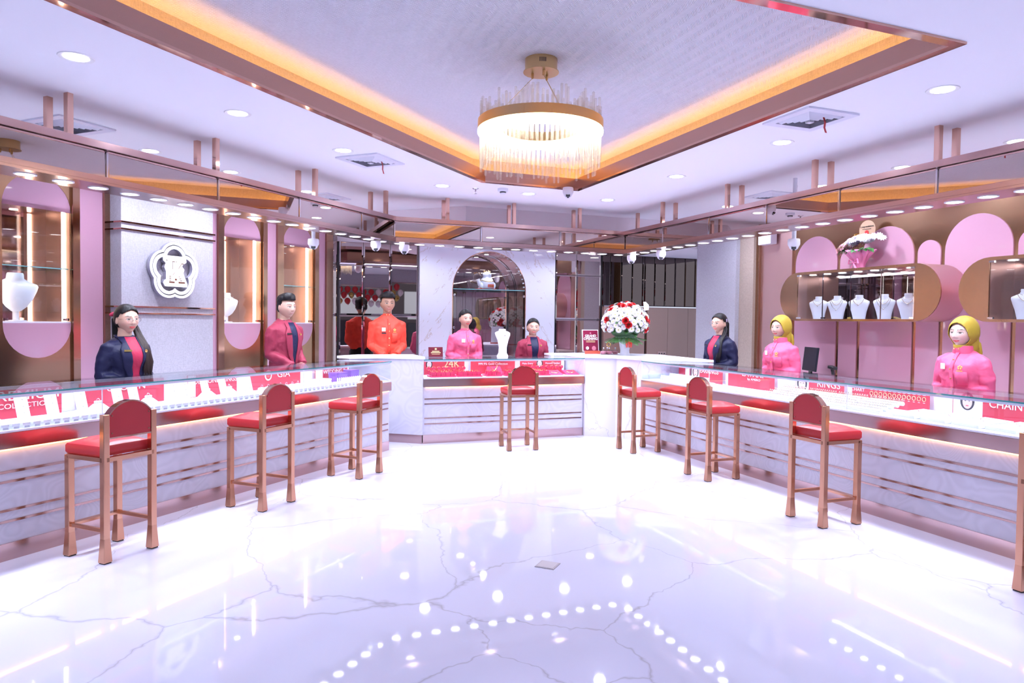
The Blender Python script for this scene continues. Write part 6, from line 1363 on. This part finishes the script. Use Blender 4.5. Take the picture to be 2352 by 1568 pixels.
        for sx in (-1, 1): MB().prism([(sx * 0.032 + 0.0225 * cos(a), 0.0185 * sin(a)) for a in [2 * pi * q / 18 for q in range(18)]], 0.0975, 0.0985, 0, HM @ YZ).build('lens', M_glass, gl)
    if 'earrings' in extras:
        for sx in (-1, 1): MB().ball((sx * 0.080, 0.004, -0.034), 0.006, 8, 6, 0, HM).build('earring', M_goldm, t, True)
    return t
FAIR, TAN, PALE = (0.54, 0.33, 0.25), (0.38, 0.205, 0.14), (0.60, 0.41, 0.36)
person('woman in navy blazer and wine blouse with glasses and hair bow', 'L', 3.836, 0.90, 1.485, False, -2, -4, -2, FAIR, (0.70, 0.08, 0.08), 'jacket', M_navy, M_wine, 'half_up', True, 1.02)
person('man in maroon blazer over dark shirt behind the left counter', 'L', 5.65, 0.90, 1.63, True, -4, -2, 0, (0.52, 0.32, 0.25), (0.50, 0.20, 0.18), 'jacket', M_maroon, M_inkshirt, 'short', False, 0.98)
person('young man in orange-red shirt before the mirrored wall', 'C', 1.646, 0.90, 1.71, True, 0, 3, 0, TAN, (0.52, 0.2, 0.18), 'shirt', M_orange, None, 'short', False, 0.93)
person('woman in pink shirt with a bun before the marble arch', 'C', 2.645, 0.90, 1.53, False, 2, 4, 0, FAIR, (0.66, 0.06, 0.07), 'shirt', M_pinkS, None, 'bun', False, 1.04)
person('woman in maroon blazer right of the marble arch', 'C', 3.585, 0.90, 1.43, False, -8, -4, 2, FAIR, (0.66, 0.12, 0.13), 'jacket', M_maroon, M_inkshirt, 'bun', False, 1.04, ('earrings',))
person('woman in navy blazer with glasses before the woven pillar', 'R', -6.745, 0.90, 1.51, False, 8, 6, 0, FAIR, (0.70, 0.10, 0.10), 'jacket', M_navy, M_wine, 'side_lock', True, 1.06)
person('woman in pink shirt and mustard headscarf beside the monitor', 'R', -5.752, 0.90, 1.475, False, 6, 4, 2, (0.53, 0.335, 0.26), (0.58, 0.08, 0.09), 'shirt', M_pinkS, None, 'hijab', False, 1.04)
person('woman in pink shirt and mustard headscarf nearest on the right', 'R', -3.783, 0.90, 1.46, False, 3, 2, 2, PALE, (0.64, 0.09, 0.11), 'shirt', M_pinkS, None, 'hijab', False, 1.06)
# ================================================================ FINISH: lettering to plain meshes
_dg = bpy.context.evaluated_depsgraph_get()
for o in [o for o in COL.objects if o.type == 'FONT']:
    me = bpy.data.meshes.new_from_object(o.evaluated_get(_dg)); n_ = obj('lettering', me, o.parent, o.location); n_.rotation_euler = o.rotation_euler; n_.scale = o.scale
    bpy.data.objects.remove(o)
# small lamp lenses sit in front of their own lamps and need no extra light sampling
for _n in ('spot_lens', 'downlight_lens', 'sign_face_white'): MATS[_n].cycles.emission_sampling = 'NONE'
